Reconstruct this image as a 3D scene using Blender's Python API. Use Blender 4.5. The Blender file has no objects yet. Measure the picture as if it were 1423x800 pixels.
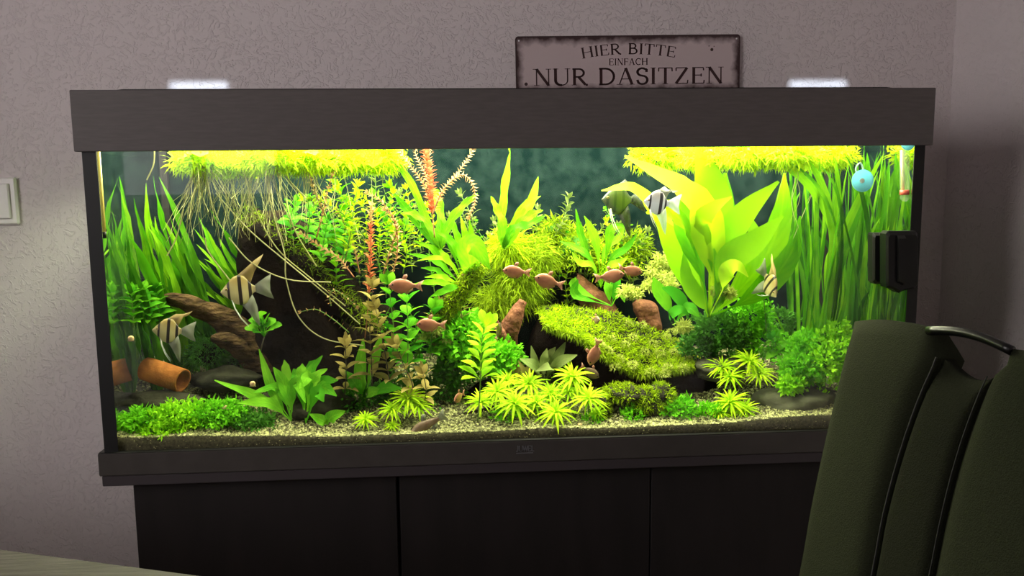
import bpy, math, random
from mathutils import Vector, Matrix, noise
PI = math.pi
R = random.Random(7)
sc = bpy.context.scene
COL = sc.collection

# ------------------------------------------------------------------ camera
V = Vector
FPX = 1150.0                                   # focal length in pixels of the 1423x800 frame
CAM = V((-0.0921, -1.175, 1.1289))
yaw, pitch, roll = map(math.radians, (3.929, 7.41, -0.588))
cf = V((math.sin(yaw)*math.cos(pitch), math.cos(yaw)*math.cos(pitch), -math.sin(pitch)))
r0 = V((math.cos(yaw), -math.sin(yaw), 0)); u0 = r0.cross(cf)
cr = math.cos(roll)*r0 + math.sin(roll)*u0
cu = -math.sin(roll)*r0 + math.cos(roll)*u0
cam = bpy.data.objects.new('camera', bpy.data.cameras.new('camera')); COL.objects.link(cam)
cam.data.sensor_width = 36; cam.data.lens = FPX/1423*36; cam.data.clip_start = 0.02
cam.matrix_world = Matrix(((cr.x, cu.x, -cf.x, CAM.x), (cr.y, cu.y, -cf.y, CAM.y), (cr.z, cu.z, -cf.z, CAM.z), (0, 0, 0, 1)))
sc.camera = cam

# ------------------------------------------------------------------ world, exposure, light levels
w = bpy.data.worlds.new('world'); sc.world = w; w.use_nodes = True
w.node_tree.nodes['Background'].inputs[0].default_value = (0.75, 0.8, 1, 1)
w.node_tree.nodes['Background'].inputs[1].default_value = 0.02
vs = sc.view_settings
vs.view_transform = 'Standard'; vs.look = 'None'; vs.gamma = 1; vs.use_curve_mapping = False; vs.exposure = 0.0
sc.cycles.transparent_max_bounces = 16; sc.cycles.max_bounces = 8; sc.cycles.diffuse_bounces = 4
sc.cycles.sample_clamp_indirect = 4
TANK_W = 16.5           # watts of each light bar in the hood
WIN_SIDE = 10.5          # radiance of the window in the side wall
WIN_REAR = 1.7          # radiance of the window in the wall opposite the tank
SLOT_W = 0.010          # light escaping through the hood's rear openings

# ------------------------------------------------------------------ pixel helpers
def ray(px, py): return cf + cr*((px-711.5)/FPX) - cu*((py-400)/FPX)
def P(px, py, y):
    d = ray(px, py); return CAM + d*((y-CAM.y)/d.y)
def PI_(px, py, y, lim=.578):                  # the same, kept between the side panes
    p = P(px, py, y)
    while abs(p.x) > lim and y > .03: y -= .005; p = P(px, py, y)
    return p
def G(px, py, z):
    d = ray(px, py); return CAM + d*((z-CAM.z)/d.z)
def S(y): return (y-CAM.y)/FPX                 # metres per pixel at depth y
def sstep(a, b, x):
    t = min(1, max(0, (x-a)/(b-a))); return t*t*(3-2*t)
def gz(x, y):                                  # height of the gravel
    t = max(0, (y-.02)/.29)
    return .7615 + .007*sstep(-.25, -.5, x) + .010*sstep(.25, .5, x)*(1-.3*t) + .058*t**1.15 + .004*noise.noise(V((x*9, y*9, 3)))
def GG(px, py):                                # pixel to gravel surface
    d = ray(px, py); t = 0.9
    for i in range(900):
        p = CAM + d*t
        if p.y > .305 or p.z < gz(p.x, p.y): break
        t += .001
    p = CAM + d*t; p.x = max(-.58, min(.58, p.x)); p.z = gz(p.x, p.y); return p

# ------------------------------------------------------------------ materials
MATS = {}
def nodes(name):
    m = bpy.data.materials.new(name); m.use_nodes = True; MATS[name] = m
    nt = m.node_tree; nt.nodes.clear()
    out = nt.nodes.new('ShaderNodeOutputMaterial')
    return m, nt, out
def N(nt, typ, **kw):
    n = nt.nodes.new(typ)
    for k, v in kw.items():
        if k.startswith('_'): setattr(n, k[1:], v)
        else: n.inputs[k].default_value = v
    return n
def c4(c): return (c[0], c[1], c[2], 1)
def mat(name, col, rough=.5, spec=.4, metal=0, var=0, nscale=30, bump=0, bscale=60, col2=None, stretch=(1, 1, 1), detail=4, coords='Object', trans=0, alpha=1):
    m, nt, out = nodes(name)
    b = N(nt, 'ShaderNodeBsdfPrincipled', Roughness=rough, Metallic=metal)
    b.inputs['Specular IOR Level'].default_value = spec
    b.inputs['Transmission Weight'].default_value = trans
    b.inputs['Alpha'].default_value = alpha
    b.inputs['Base Color'].default_value = c4(col)
    if col2 or bump:
        tc = N(nt, 'ShaderNodeTexCoord'); mp = N(nt, 'ShaderNodeMapping'); mp.inputs['Scale'].default_value = stretch
        nt.links.new(tc.outputs[coords], mp.inputs[0])
    if col2:
        nz = N(nt, 'ShaderNodeTexNoise', Scale=nscale, Detail=detail); nt.links.new(mp.outputs[0], nz.inputs['Vector'])
        rp = N(nt, 'ShaderNodeValToRGB'); rp.color_ramp.elements[0].position = .35; rp.color_ramp.elements[1].position = .65
        rp.color_ramp.elements[0].color = c4(col); rp.color_ramp.elements[1].color = c4(col2)
        nt.links.new(nz.outputs[0], rp.inputs[0]); nt.links.new(rp.outputs[0], b.inputs['Base Color'])
    if bump:
        nb = N(nt, 'ShaderNodeTexNoise', Scale=bscale, Detail=4); nt.links.new(mp.outputs[0], nb.inputs['Vector'])
        bp = N(nt, 'ShaderNodeBump', Strength=bump, Distance=.01); nt.links.new(nb.outputs[0], bp.inputs['Height'])
        nt.links.new(bp.outputs[0], b.inputs['Normal'])
    nt.links.new(b.outputs[0], out.inputs[0])
    return m
def leafmat(name, col, col2, trans=.45, nscale=40, rand=True, rough=.45):
    """plant tissue: colour varies from leaf to leaf, light shines through"""
    m, nt, out = nodes(name)
    tc = N(nt, 'ShaderNodeTexCoord')
    nz = N(nt, 'ShaderNodeTexNoise', Scale=nscale, Detail=3); nt.links.new(tc.outputs['Object'], nz.inputs['Vector'])
    fac = nz.outputs[0]
    if rand:
        oi = N(nt, 'ShaderNodeObjectInfo')
        a = N(nt, 'ShaderNodeMath', _operation='MULTIPLY_ADD'); a.inputs[1].default_value = .9; a.inputs[2].default_value = -.45
        nt.links.new(oi.outputs['Random'], a.inputs[0])
        s = N(nt, 'ShaderNodeMath', _operation='ADD'); nt.links.new(a.outputs[0], s.inputs[0]); nt.links.new(fac, s.inputs[1]); fac = s.outputs[0]
    rp = N(nt, 'ShaderNodeValToRGB'); rp.color_ramp.elements[0].position = .2; rp.color_ramp.elements[1].position = .8
    rp.color_ramp.elements[0].color = c4(col); rp.color_ramp.elements[1].color = c4(col2)
    nt.links.new(fac, rp.inputs[0])
    if rand:                                   # pale midrib and faint side veins
        uv = N(nt, 'ShaderNodeSeparateXYZ'); nt.links.new(tc.outputs['UV'], uv.inputs[0])
        def mth(op, a, b_=None, c_=None):
            n_ = N(nt, 'ShaderNodeMath', _operation=op)
            for i_, q_ in enumerate((a, b_, c_)):
                if q_ is None: continue
                if isinstance(q_, (int, float)): n_.inputs[i_].default_value = q_
                else: nt.links.new(q_, n_.inputs[i_])
            return n_.outputs[0]
        e_ = mth('ABSOLUTE', mth('SUBTRACT', uv.outputs[0], .5))
        rib = mth('MULTIPLY', mth('LESS_THAN', e_, .05), .16)
        vein = mth('MULTIPLY', mth('POWER', mth('ABSOLUTE', mth('SINE', mth('MULTIPLY_ADD', uv.outputs[1], 34, mth('MULTIPLY', e_, -14)))), 6), -.10)
        fac = mth('ADD', fac, mth('ADD', rib, vein)); nt.links.new(fac, rp.inputs[0])
    b = N(nt, 'ShaderNodeBsdfPrincipled', Roughness=rough+.2); b.inputs['Specular IOR Level'].default_value = .08
    t = N(nt, 'ShaderNodeBsdfTranslucent'); mx = N(nt, 'ShaderNodeMixShader', Fac=trans)
    nt.links.new(rp.outputs[0], b.inputs['Base Color']); nt.links.new(rp.outputs[0], t.inputs[0])
    nt.links.new(b.outputs[0], mx.inputs[1]); nt.links.new(t.outputs[0], mx.inputs[2]); nt.links.new(mx.outputs[0], out.inputs[0])
    return m
def emit(name, col, s):
    m, nt, out = nodes(name)
    e = N(nt, 'ShaderNodeEmission', Strength=s); e.inputs[0].default_value = c4(col); nt.links.new(e.outputs[0], out.inputs[0]); return m
def clear(name, lo, hi, cos0, cos1, tint=(1, 1, 1), inside_only=False):
    """clear sheet: see-through at steep angles, mirror at shallow ones (|cos| from cos1 down to cos0)"""
    m, nt, out = nodes(name)
    lw = N(nt, 'ShaderNodeLayerWeight', Blend=.5)
    mr = N(nt, 'ShaderNodeMapRange'); mr.interpolation_type = 'SMOOTHSTEP'
    mr.inputs[1].default_value = 1-cos1; mr.inputs[2].default_value = 1-cos0; mr.inputs[3].default_value = lo; mr.inputs[4].default_value = hi
    nt.links.new(lw.outputs['Facing'], mr.inputs[0])
    t = N(nt, 'ShaderNodeBsdfTransparent'); t.inputs[0].default_value = c4(tint)
    g = N(nt, 'ShaderNodeBsdfGlossy', Roughness=0.0); g.inputs[0].default_value = (1, 1, 1, 1)
    mx = N(nt, 'ShaderNodeMixShader'); nt.links.new(mr.outputs[0], mx.inputs[0])
    nt.links.new(t.outputs[0], mx.inputs[1]); nt.links.new(g.outputs[0], mx.inputs[2]); nt.links.new(mx.outputs[0], out.inputs[0])
    return m

def wallpaper(name, col):
    """painted woodchip paper: flat ground with scattered raised chips"""
    m, nt, out = nodes(name)
    b = N(nt, 'ShaderNodeBsdfPrincipled', Roughness=.8); b.inputs['Base Color'].default_value = c4(col); b.inputs['Specular IOR Level'].default_value = .25
    tc = N(nt, 'ShaderNodeTexCoord')
    nz = N(nt, 'ShaderNodeTexNoise', Scale=28, Detail=2); nt.links.new(tc.outputs['Object'], nz.inputs['Vector'])
    ad = N(nt, 'ShaderNodeMixRGB', Fac=.06); nt.links.new(tc.outputs['Object'], ad.inputs[1]); nt.links.new(nz.outputs['Color'], ad.inputs[2])
    a = N(nt, 'ShaderNodeTexNoise', Scale=120, Detail=2.0, Distortion=.6); nt.links.new(ad.outputs[0], a.inputs['Vector'])
    r1 = N(nt, 'ShaderNodeMapRange'); r1.interpolation_type = 'SMOOTHSTEP'; r1.inputs[1].default_value = .50; r1.inputs[2].default_value = .64
    nt.links.new(a.outputs[0], r1.inputs[0])
    f = N(nt, 'ShaderNodeTexNoise', Scale=260, Detail=3); nt.links.new(tc.outputs['Object'], f.inputs['Vector'])
    s = N(nt, 'ShaderNodeMath', _operation='MULTIPLY_ADD'); s.inputs[1].default_value = .25
    nt.links.new(f.outputs[0], s.inputs[0]); nt.links.new(r1.outputs[0], s.inputs[2])
    bp = N(nt, 'ShaderNodeBump', Strength=.55, Distance=.003); nt.links.new(s.outputs[0], bp.inputs['Height'])
    nt.links.new(bp.outputs[0], b.inputs['Normal']); nt.links.new(b.outputs[0], out.inputs[0])
    return m

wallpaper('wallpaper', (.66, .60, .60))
mat('ceiling_paint', (.38, .35, .35), .9)  # unseen ceiling toned down so less light bounces
wallpaper('wallpaper_dimmed', (.26, .22, .21))  # unseen walls darkened to weaken the bounced light
mat('floor_wood', (.12, .085, .06), .5, col2=(.18, .13, .09), stretch=(2, 20, 2), nscale=6)
mat('hood_laminate', (.085, .074, .072), .55, .3, col2=(.098, .085, .083), nscale=40, stretch=(1, 8, 8), bump=.03)
mat('frame_laminate', (.045, .040, .036), .5, .25, col2=(.052, .046, .042), nscale=40)
mat('board_laminate', (.038, .031, .034), .6, .3)
mat('cabinet_laminate', (.013, .011, .011), .65, .2, col2=(.017, .014, .014), nscale=30, stretch=(1, 1, .2))
mat('black_plastic', (.004, .004, .004), .4, .25)
mat('black_seal', (.006, .006, .006), .5, .3)
mat('dark_gap', (.004, .004, .004), .9, .1)
mat('emblem_grey', (.12, .12, .125), .4)
clear('glass_front', .022, .6, .0, .35)
clear('glass_side', .03, .8, .60, .70, (.9, .97, .93))
clear('glass_algae', .03, .75, .60, .70, (.06, .085, .045))  # algae film, its tint deepened to hold tank light off the right wall
clear('water_surface', .01, .9, .06, .34, (.97, 1, .97))
mat('back_film', (.002, .0065, .0065), .9, .0, col2=(.007, .0150, .0140), nscale=40, detail=9, bump=.1)
mat('gravel_base', (.035, .034, .018), .9, .1, col2=(.09, .085, .045), nscale=240)
mat('grain', (.06, .06, .025), .8, .2, col2=(.52, .53, .23), nscale=190)
mat('wood_log', (.022, .012, .005), .85, .1, col2=(.11, .066, .028), nscale=45, stretch=(1, 1, 2.5), bump=.9, bscale=90, detail=8)
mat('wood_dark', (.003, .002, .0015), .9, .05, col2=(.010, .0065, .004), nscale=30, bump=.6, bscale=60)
mat('wood_red', (.10, .035, .018), .8, .2, col2=(.22, .09, .045), nscale=60, bump=.6, bscale=90)
mat('stone_dark', (.014, .014, .008), .9, .1, col2=(.040, .040, .024), nscale=25, bump=.5, bscale=50)
mat('stone_grey', (.06, .065, .035), .85, .1, col2=(.115, .12, .07), nscale=25, bump=.4, bscale=50)
mat('terracotta', (.15, .05, .010), .85, .1, col2=(.36, .13, .028), nscale=30, bump=.4, bscale=60, detail=7)
leafmat('leaf_ribbon', (.06, .26, .004), (.24, .55, .010))
leafmat('leaf_ribbon_dark', (.022, .12, .004), (.09, .30, .008))
leafmat('leaf_sword', (.10, .38, .003), (.26, .58, .005), .5, 14)
leafmat('leaf_mid', (.05, .30, .008), (.20, .58, .02))
leafmat('leaf_fresh', (.09, .42, .012), (.28, .70, .03))
leafmat('leaf_dark', (.02, .12, .01), (.07, .28, .02))
leafmat('leaf_lime', (.26, .55, .008), (.46, .74, .02), .45)
leafmat('leaf_yellow', (.32, .54, .004), (.52, .70, .010), .5)
leafmat('leaf_star', (.32, .60, .006), (.54, .78, .02), .35)
leafmat('leaf_bronze', (.24, .20, .05), (.42, .34, .10), .35)
leafmat('leaf_olive', (.12, .17, .04), (.22, .28, .08), .3)
leafmat('leaf_red', (.55, .12, .045), (.70, .28, .12), .4)
leafmat('leaf_pink', (.45, .26, .10), (.60, .44, .20), .4)
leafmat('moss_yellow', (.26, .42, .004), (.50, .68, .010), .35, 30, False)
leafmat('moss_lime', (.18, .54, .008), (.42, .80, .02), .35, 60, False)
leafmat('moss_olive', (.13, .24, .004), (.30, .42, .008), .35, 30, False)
leafmat('moss_green', (.08, .40, .008), (.26, .70, .02), .35, 60, False)
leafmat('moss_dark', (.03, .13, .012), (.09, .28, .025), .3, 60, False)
leafmat('moss_pale', (.36, .44, .06), (.62, .66, .18), .35, 40, False)
leafmat('root_pale', (.42, .42, .16), (.62, .60, .30), .3)
mat('stem_green', (.12, .22, .03), .5)
mat('stem_red', (.30, .12, .05), .5)
mat('stem_dark', (.05, .04, .02), .5)
mat('fish_rosy', (.27, .10, .05), .35, .4, col2=(.40, .17, .09), nscale=60)
mat('fish_brown', (.13, .08, .045), .45, .5, col2=(.20, .14, .08), nscale=90)
mat('fin_rosy', (.38, .17, .10), .4, alpha=.75)
mat('fin_pale', (.55, .58, .62), .4, alpha=.6)
mat('fin_dusky', (.22, .24, .16), .4, alpha=.7)
mat('fin_dark', (.03, .035, .025), .5, alpha=.8)
mat('fin_golden', (.40, .30, .10), .4, alpha=.85)
mat('filament', (.75, .80, .62), .4)
mat('eye_black', (.005, .005, .005), .15, .6)
mat('eye_ring', (.5, .35, .1), .3)
def stripes(name, ground, ground2, dark, bands):
    m, nt, out = nodes(name)
    tc = N(nt, 'ShaderNodeTexCoord'); sx = N(nt, 'ShaderNodeSeparateXYZ'); nt.links.new(tc.outputs['Generated'], sx.inputs[0])
    rp = N(nt, 'ShaderNodeValToRGB'); nt.links.new(sx.outputs[0], rp.inputs[0])
    e = rp.color_ramp.elements; e[0].position = 0; e[0].color = c4(ground); e[1].position = 1; e[1].color = c4(ground)
    for a, b in bands:
        for pos, c in ((a-.015, ground), (a, dark), (b, dark), (b+.015, ground)):
            x = e.new(pos); x.color = c4(c)
    r2 = N(nt, 'ShaderNodeValToRGB'); nt.links.new(sx.outputs[2], r2.inputs[0])
    r2.color_ramp.elements[0].position = .45; r2.color_ramp.elements[1].position = .8
    r2.color_ramp.elements[0].color = (1, 1, 1, 1); r2.color_ramp.elements[1].color = c4(ground2)
    mx = N(nt, 'ShaderNodeMixRGB', Fac=1, _blend_type='MULTIPLY'); nt.links.new(rp.outputs[0], mx.inputs[1]); nt.links.new(r2.outputs[0], mx.inputs[2])
    b = N(nt, 'ShaderNodeBsdfPrincipled', Roughness=.35); nt.links.new(mx.outputs[0], b.inputs['Base Color']); nt.links.new(b.outputs[0], out.inputs[0])
    return m
stripes('angel_gold', (.52, .46, .20), (.7, .6, .4), (.02, .015, .01), ((.12, .20), (.40, .49), (.74, .80)))
stripes('angel_silver', (.74, .80, .88), (.7, .6, .55), (.02, .02, .03), ((.10, .17), (.28, .40), (.74, .79)))
stripes('angel_grey', (.05, .06, .04), (.8, .75, .7), (.02, .03, .03), ((.26, .34), (.55, .62), (.80, .85)))
mat('sign_enamel', (.42, .35, .355), .35, .4)
mat('sign_letter', (.045, .018, .018), .45)
mat('sign_rust', (.05, .025, .025), .6)
mat('switch_white', (.72, .69, .66), .35, .5)
mat('chair_fabric', (.013, .0148, .008), .95, .06, col2=(.017, .0195, .0105), nscale=350, bump=.25, bscale=600)
mat('chair_fabric_dark', (.008, .009, .005), .95, .06, col2=(.011, .012, .007), nscale=350, bump=.25, bscale=600)
mat('chair_piping', (.006, .006, .006), .8)
mat('chair_metal', (.03, .03, .03), .3, .5, metal=.9)
mat('table_wood', (.05, .047, .038), .5, .3, col2=(.10, .093, .078), nscale=14, stretch=(1.2, 16, 1), detail=7, bump=.1)
mat('table_metal', (.02, .02, .02), .4, metal=.6)
leafmat('cup_blue', (.30, .62, .72), (.34, .66, .76), .6, 5, False)
mat('cup_clear', (.55, .65, .62), .15, .6, alpha=.45)
mat('tube_yellow', (.62, .50, .12), .25, .6)
mat('tube_glass', (.5, .6, .4), .05, .7, alpha=.25)
mat('tube_red', (.55, .10, .06), .4)
mat('snail_tan', (.55, .38, .18), .4)
mat('lamp_white', (.8, .8, .8), .3)
mat('window_frame', (.7, .7, .7), .4)
emit('pane_side', (1, .93, .92), WIN_SIDE)
emit('pane_rear', (1, .93, .98), WIN_REAR)
emit('lamp_glow', (1, .97, .85), 6)

# the tin sign: pale ground, darker worn rim (wear printed on the sign itself)
m = MATS['sign_enamel']; nt = m.node_tree; b = [n for n in nt.nodes if n.type == 'BSDF_PRINCIPLED'][0]
tc = N(nt, 'ShaderNodeTexCoord'); sx = N(nt, 'ShaderNodeSeparateXYZ'); nt.links.new(tc.outputs['Object'], sx.inputs[0])
def edge_dist(axis, half):
    a = N(nt, 'ShaderNodeMath', _operation='ABSOLUTE'); nt.links.new(sx.outputs[axis], a.inputs[0])
    s = N(nt, 'ShaderNodeMath', _operation='SUBTRACT'); s.inputs[0].default_value = half; nt.links.new(a.outputs[0], s.inputs[1]); return s
dx_, dz_ = edge_dist(0, .2125), edge_dist(2, .0515)
mn = N(nt, 'ShaderNodeMath', _operation='MINIMUM'); nt.links.new(dx_.outputs[0], mn.inputs[0]); nt.links.new(dz_.outputs[0], mn.inputs[1])
nz = N(nt, 'ShaderNodeTexNoise', Scale=55, Detail=6); nt.links.new(tc.outputs['Object'], nz.inputs['Vector'])
ma = N(nt, 'ShaderNodeMath', _operation='MULTIPLY_ADD'); ma.inputs[1].default_value = -.022; nt.links.new(nz.outputs[0], ma.inputs[0]); nt.links.new(mn.outputs[0], ma.inputs[2])
rp = N(nt, 'ShaderNodeValToRGB'); mr = N(nt, 'ShaderNodeMapRange'); mr.inputs[1].default_value = -.010; mr.inputs[2].default_value = .012
nt.links.new(ma.outputs[0], mr.inputs[0]); nt.links.new(mr.outputs[0], rp.inputs[0])
rp.color_ramp.elements[0].color = (.05, .025, .025, 1); rp.color_ramp.elements[1].color = (.56, .46, .46, 1); rp.color_ramp.elements[0].position = .1; rp.color_ramp.elements[1].position = .75
nt.links.new(rp.outputs[0], b.inputs['Base Color'])

# ------------------------------------------------------------------ building helpers
def tag(o, label=None, cat=None, group=None, kind=None):
    if label: o['label'] = label
    if cat: o['category'] = cat
    if group: o['group'] = group
    if kind: o['kind'] = kind
    return o
def mesh(name, vs_, fs, mt, smooth=True):
    me = bpy.data.meshes.new(name); me.from_pydata([tuple(v) for v in vs_], [], fs)
    for x in (mt if isinstance(mt, (list, tuple)) else [mt]): me.materials.append(MATS[x])
    if smooth: me.polygons.foreach_set('use_smooth', [True]*len(me.polygons))
    if name.endswith('leaf') and len(vs_) % 3 == 0:
        k = len(vs_)//3; uv = me.uv_layers.new(name='uv'); li = [0]*len(me.loops); me.loops.foreach_get('vertex_index', li)
        uv.data.foreach_set('uv', [c for i in li for c in ((i % 3)/2, (i//3)/(k-1))])
    me.update(); return me
def obj(name, me, parent=None, mx=None):
    o = bpy.data.objects.new(name, me); COL.objects.link(o)
    if parent: o.parent = parent
    if mx is not None: o.matrix_basis = mx
    return o
class Thing:
    """an Empty at the thing's base; parts come in world coordinates"""
    def __init__(s, name, label, cat, loc, group=None, rot=None, kind=None):
        s.e = bpy.data.objects.new(name, None); s.e.empty_display_size = .01; COL.objects.link(s.e)
        s.loc = V(loc); s.e.location = s.loc; s.rot = rot
        if rot: s.e.matrix_world = Matrix.Translation(s.loc) @ rot.to_4x4()
        tag(s.e, label, cat, group, kind)
    def part(s, name, vf, mt, smooth=True, parent=None, kind=None, label=None):
        vs_, fs = vf
        if not s.rot: vs_ = [V(v)-s.loc for v in vs_]
        o = obj(name, mesh(name, vs_, fs, mt, smooth), parent or s.e)
        return tag(o, label, kind=kind)
    def inst(s, name, me, mx, parent=None):
        m = mx.copy()
        if not s.rot: m.translation = m.translation - s.loc
        return obj(name, me, parent or s.e, m)
def single(name, vf, mt, label, cat, group=None, smooth=True, kind=None, loc=None):
    vs_, fs = vf
    c = V(loc) if loc else V((0, 0, 0))
    o = obj(name, mesh(name, [V(v)-c for v in vs_], fs, mt, smooth)); o.location = c
    return tag(o, label, cat, group, kind)
def struct(name, vf, mt, smooth=False, parent=None):
    o = obj(name, mesh(name, vf[0], vf[1], mt, smooth), parent)
    if not parent: o['kind'] = 'structure'
    return o
def join(*vfs):
    vs_, fs = [], []
    for v, f in vfs:
        n = len(vs_); vs_ += list(v); fs += [tuple(i+n for i in q) for q in f]
    return vs_, fs
def box(x0, x1, y0, y1, z0, z1, b=0):
    if b <= 0:
        v = [(x, y, z) for x in (x0, x1) for y in (y0, y1) for z in (z0, z1)]
        return v, [(0, 1, 3, 2), (4, 6, 7, 5), (0, 4, 5, 1), (2, 3, 7, 6), (0, 2, 6, 4), (1, 5, 7, 3)]
    # chamfered box: three quads per corner direction, built as the hull of 24 points
    v = []
    ix = {}
    for sx in (0, 1):
        for sy in (0, 1):
            for sz in (0, 1):
                c = [(x0, x1)[sx], (y0, y1)[sy], (z0, z1)[sz]]; s_ = [1-2*sx, 1-2*sy, 1-2*sz]
                for a in range(3):
                    p = list(c)
                    for k in range(3):
                        if k != a: p[k] += s_[k]*b
                    ix[sx, sy, sz, a] = len(v); v.append(tuple(p))
    fs = []
    for a in range(3):                       # faces
        o1, o2 = [(1, 2), (2, 0), (0, 1)][a]
        for s_ in (0, 1):
            q = []
            for (p1, p2) in ((0, 0), (1, 0), (1, 1), (0, 1)):
                k = [0, 0, 0]; k[a] = s_; k[o1] = p1; k[o2] = p2; q.append(ix[k[0], k[1], k[2], a])
            fs.append(tuple(q if s_ else q[::-1]))
    for a in range(3):                       # edges along axis a
        o1, o2 = [(1, 2), (2, 0), (0, 1)][a]
        for p1 in (0, 1):
            for p2 in (0, 1):
                k0 = [0, 0, 0]; k0[o1] = p1; k0[o2] = p2; k1 = list(k0); k1[a] = 1
                q = (ix[(*k0, o1)], ix[(*k1, o1)], ix[(*k1, o2)], ix[(*k0, o2)])
                fs.append(q if p1 == p2 else q[::-1])
    for k in [(i, j, l) for i in (0, 1) for j in (0, 1) for l in (0, 1)]:
        q = (ix[(*k, 0)], ix[(*k, 1)], ix[(*k, 2)]); fs.append(q if sum(k) % 2 else q[::-1])
    return v, fs
def frame_of(t, ref=V((0, 0, 1))):
    t = t.normalized()
    if abs(t.dot(ref)) > .97: ref = V((1, 0, 0))
    s = t.cross(ref).normalized(); return s, s.cross(t).normalized()
def tube(path, rad, n=6, cap=True, bumpy=0, ridges=0, seed=0):
    path = [V(p) for p in path]; k = len(path)
    rad = rad if isinstance(rad, (list, tuple)) else [rad]*k
    vs_, fs = [], []
    s = None
    for i in range(k):
        t = (path[min(i+1, k-1)]-path[max(i-1, 0)]).normalized()
        if s is None: s, u = frame_of(t)
        else:
            s = (s - t*s.dot(t)).normalized(); u = s.cross(t)
        for j in range(n):
            a = 2*PI*j/n; r = rad[i]
            if ridges: r *= 1 + .14*math.sin(ridges*a + 2*noise.noise(V((i*.35, seed, 0))))
            p = path[i] + (s*math.cos(a)+u*math.sin(a))*r
            if bumpy: p += (p-path[i]).normalized()*bumpy*noise.noise(p*38+V((seed, 0, 0)))
            vs_.append(p)
    for i in range(k-1):
        for j in range(n):
            a, b = i*n+j, i*n+(j+1) % n; fs.append((a, b, b+n, a+n))
    if cap: fs.append(tuple(range(n))[::-1]); fs.append(tuple((k-1)*n+j for j in range(n)))
    return vs_, fs
def lathe(prof_, c, axis, n=16):
    axis = V(axis).normalized(); s, u = frame_of(axis); c = V(c); vs_, fs = [], []
    for r, h in prof_:
        for j in range(n):
            a = 2*PI*j/n; vs_.append(c + axis*h + (s*math.cos(a)+u*math.sin(a))*r)
    for i in range(len(prof_)-1):
        for j in range(n):
            a, b = i*n+j, i*n+(j+1) % n; fs.append((a, a+n, b+n, b))
    return vs_, fs
def ball(c, rx, ry=None, rz=None, n=10, m_=6, amp=0, fr=20, seed=0):
    ry = ry or rx; rz = rz or rx; c = V(c); vs_, fs = [], []
    for i in range(m_+1):
        th = PI*i/m_
        for j in range(n):
            a = 2*PI*j/n; d = V((math.sin(th)*math.cos(a), math.sin(th)*math.sin(a), math.cos(th)))
            k = 1 + amp*noise.fractal(d*fr/10+V((seed*3.1, seed, 0)), .8, 2, 3)
            vs_.append(c + V((d.x*rx, d.y*ry, d.z*rz))*k)
    for i in range(m_):
        for j in range(n):
            a, b = i*n+j, i*n+(j+1) % n; fs.append((a, a+n, b+n, b))
    return vs_, fs
def bez(p0, p1, p2, p3, n):
    o = []
    for i in range(n+1):
        t = i/n; o.append(V(p0)*(1-t)**3 + V(p1)*3*t*(1-t)**2 + V(p2)*3*t*t*(1-t) + V(p3)*t**3)
    return o
def spline(pts, n):
    """Catmull-Rom through the points, n samples per span"""
    pts = [V(p) for p in pts]; q = [pts[0]*2-pts[1]] + pts + [pts[-1]*2-pts[-2]]; o = []
    for i in range(1, len(q)-2):
        for k in range(n):
            t = k/n; a, b, c, d = q[i-1], q[i], q[i+1], q[i+2]
            o.append(.5*((2*b)+(c-a)*t+(2*a-5*b+4*c-d)*t*t+(3*b-a-3*c+d)*t**3))
    o.append(pts[-1]); return o
def prof(kind, t):
    if kind == 'ribbon': return min(1, .35+t*5)*(1-max(0, (t-.6)/.4)**2.2)+.02
    if kind == 'lance': return max(.04, math.sin(PI*t**.85)**.9)
    if kind == 'sword': return max(.09, (0 if t < .22 else math.sin(PI*((t-.22)/.78)**.80)**.85))
    if kind == 'spoon': return max(.10, (0 if t < .15 else math.sin(PI*((t-.15)/.85)**1.3)**.75))
    if kind == 'needle': return (1-t)**.6*.9+.1 if t < .98 else .05
    return 1
def blade(path, wid, kind='lance', nrm=V((0, -1, .4)), fold=.2, wave=0, freq=9, ph=0, flat=False):
    """one leaf: a strip two quads wide along a bent midrib"""
    k = len(path); vs_, fs = [], []
    for i in range(k):
        t = (path[min(i+1, k-1)]-path[max(i-1, 0)]).normalized()
        s = t.cross(nrm)
        if s.length < .05: s = t.cross(V((1, .3, 0)))
        s.normalize(); n_ = s.cross(t)
        h = wid*prof(kind, i/(k-1))
        for j in (-1, 0, 1):
            wv = wave*math.sin(freq*i+ph+j)*h if j else 0
            vs_.append(path[i] + s*j*h + n_*(abs(j)*fold*h + wv))
    for i in range(k-1):
        for j in (0, 1):
            a = i*3+j; fs.append((a, a+1, a+4, a+3))
    return vs_, fs
def leaf_px(T, pts, wpx, kind='sword', mt='leaf_sword', nrm=(0, -1, .5), fold=.2, wave=.0, n=4, name='leaf', ph=0, freq=2.1):
    """a leaf whose midrib runs through (pixel x, pixel y, depth) points"""
    path = spline([PI_(*p) for p in pts], n)
    return T.part(name, blade(path, wpx*S(pts[len(pts)//2][2]), kind, V(nrm), fold, wave, freq, ph), mt)
def leaf_mesh(name, L, W, kind, mt, bend=.25, n=6, fold=.2, wave=0):
    """shared leaf: grows along +x from the origin, upper side +z"""
    path = [V((L*t, 0, L*bend*(t-1.6*t*t))) for t in [i/n for i in range(n+1)]]
    return mesh(name, *blade(path, W, kind, V((0, 0, 1)), fold, wave), mt)
def aim(loc, d, up=V((0, 0, 1)), s=1):
    """matrix with +x along d and +z near up"""
    x = d.normalized(); y = up.cross(x)
    if y.length < 1e-3: y = V((0, 1, 0)).cross(x)
    y.normalize(); z = x.cross(y)
    return Matrix(((x.x*s, y.x*s, z.x*s, loc.x), (x.y*s, y.y*s, z.y*s, loc.y), (x.z*s, y.z*s, z.z*s, loc.z), (0, 0, 0, 1)))
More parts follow.
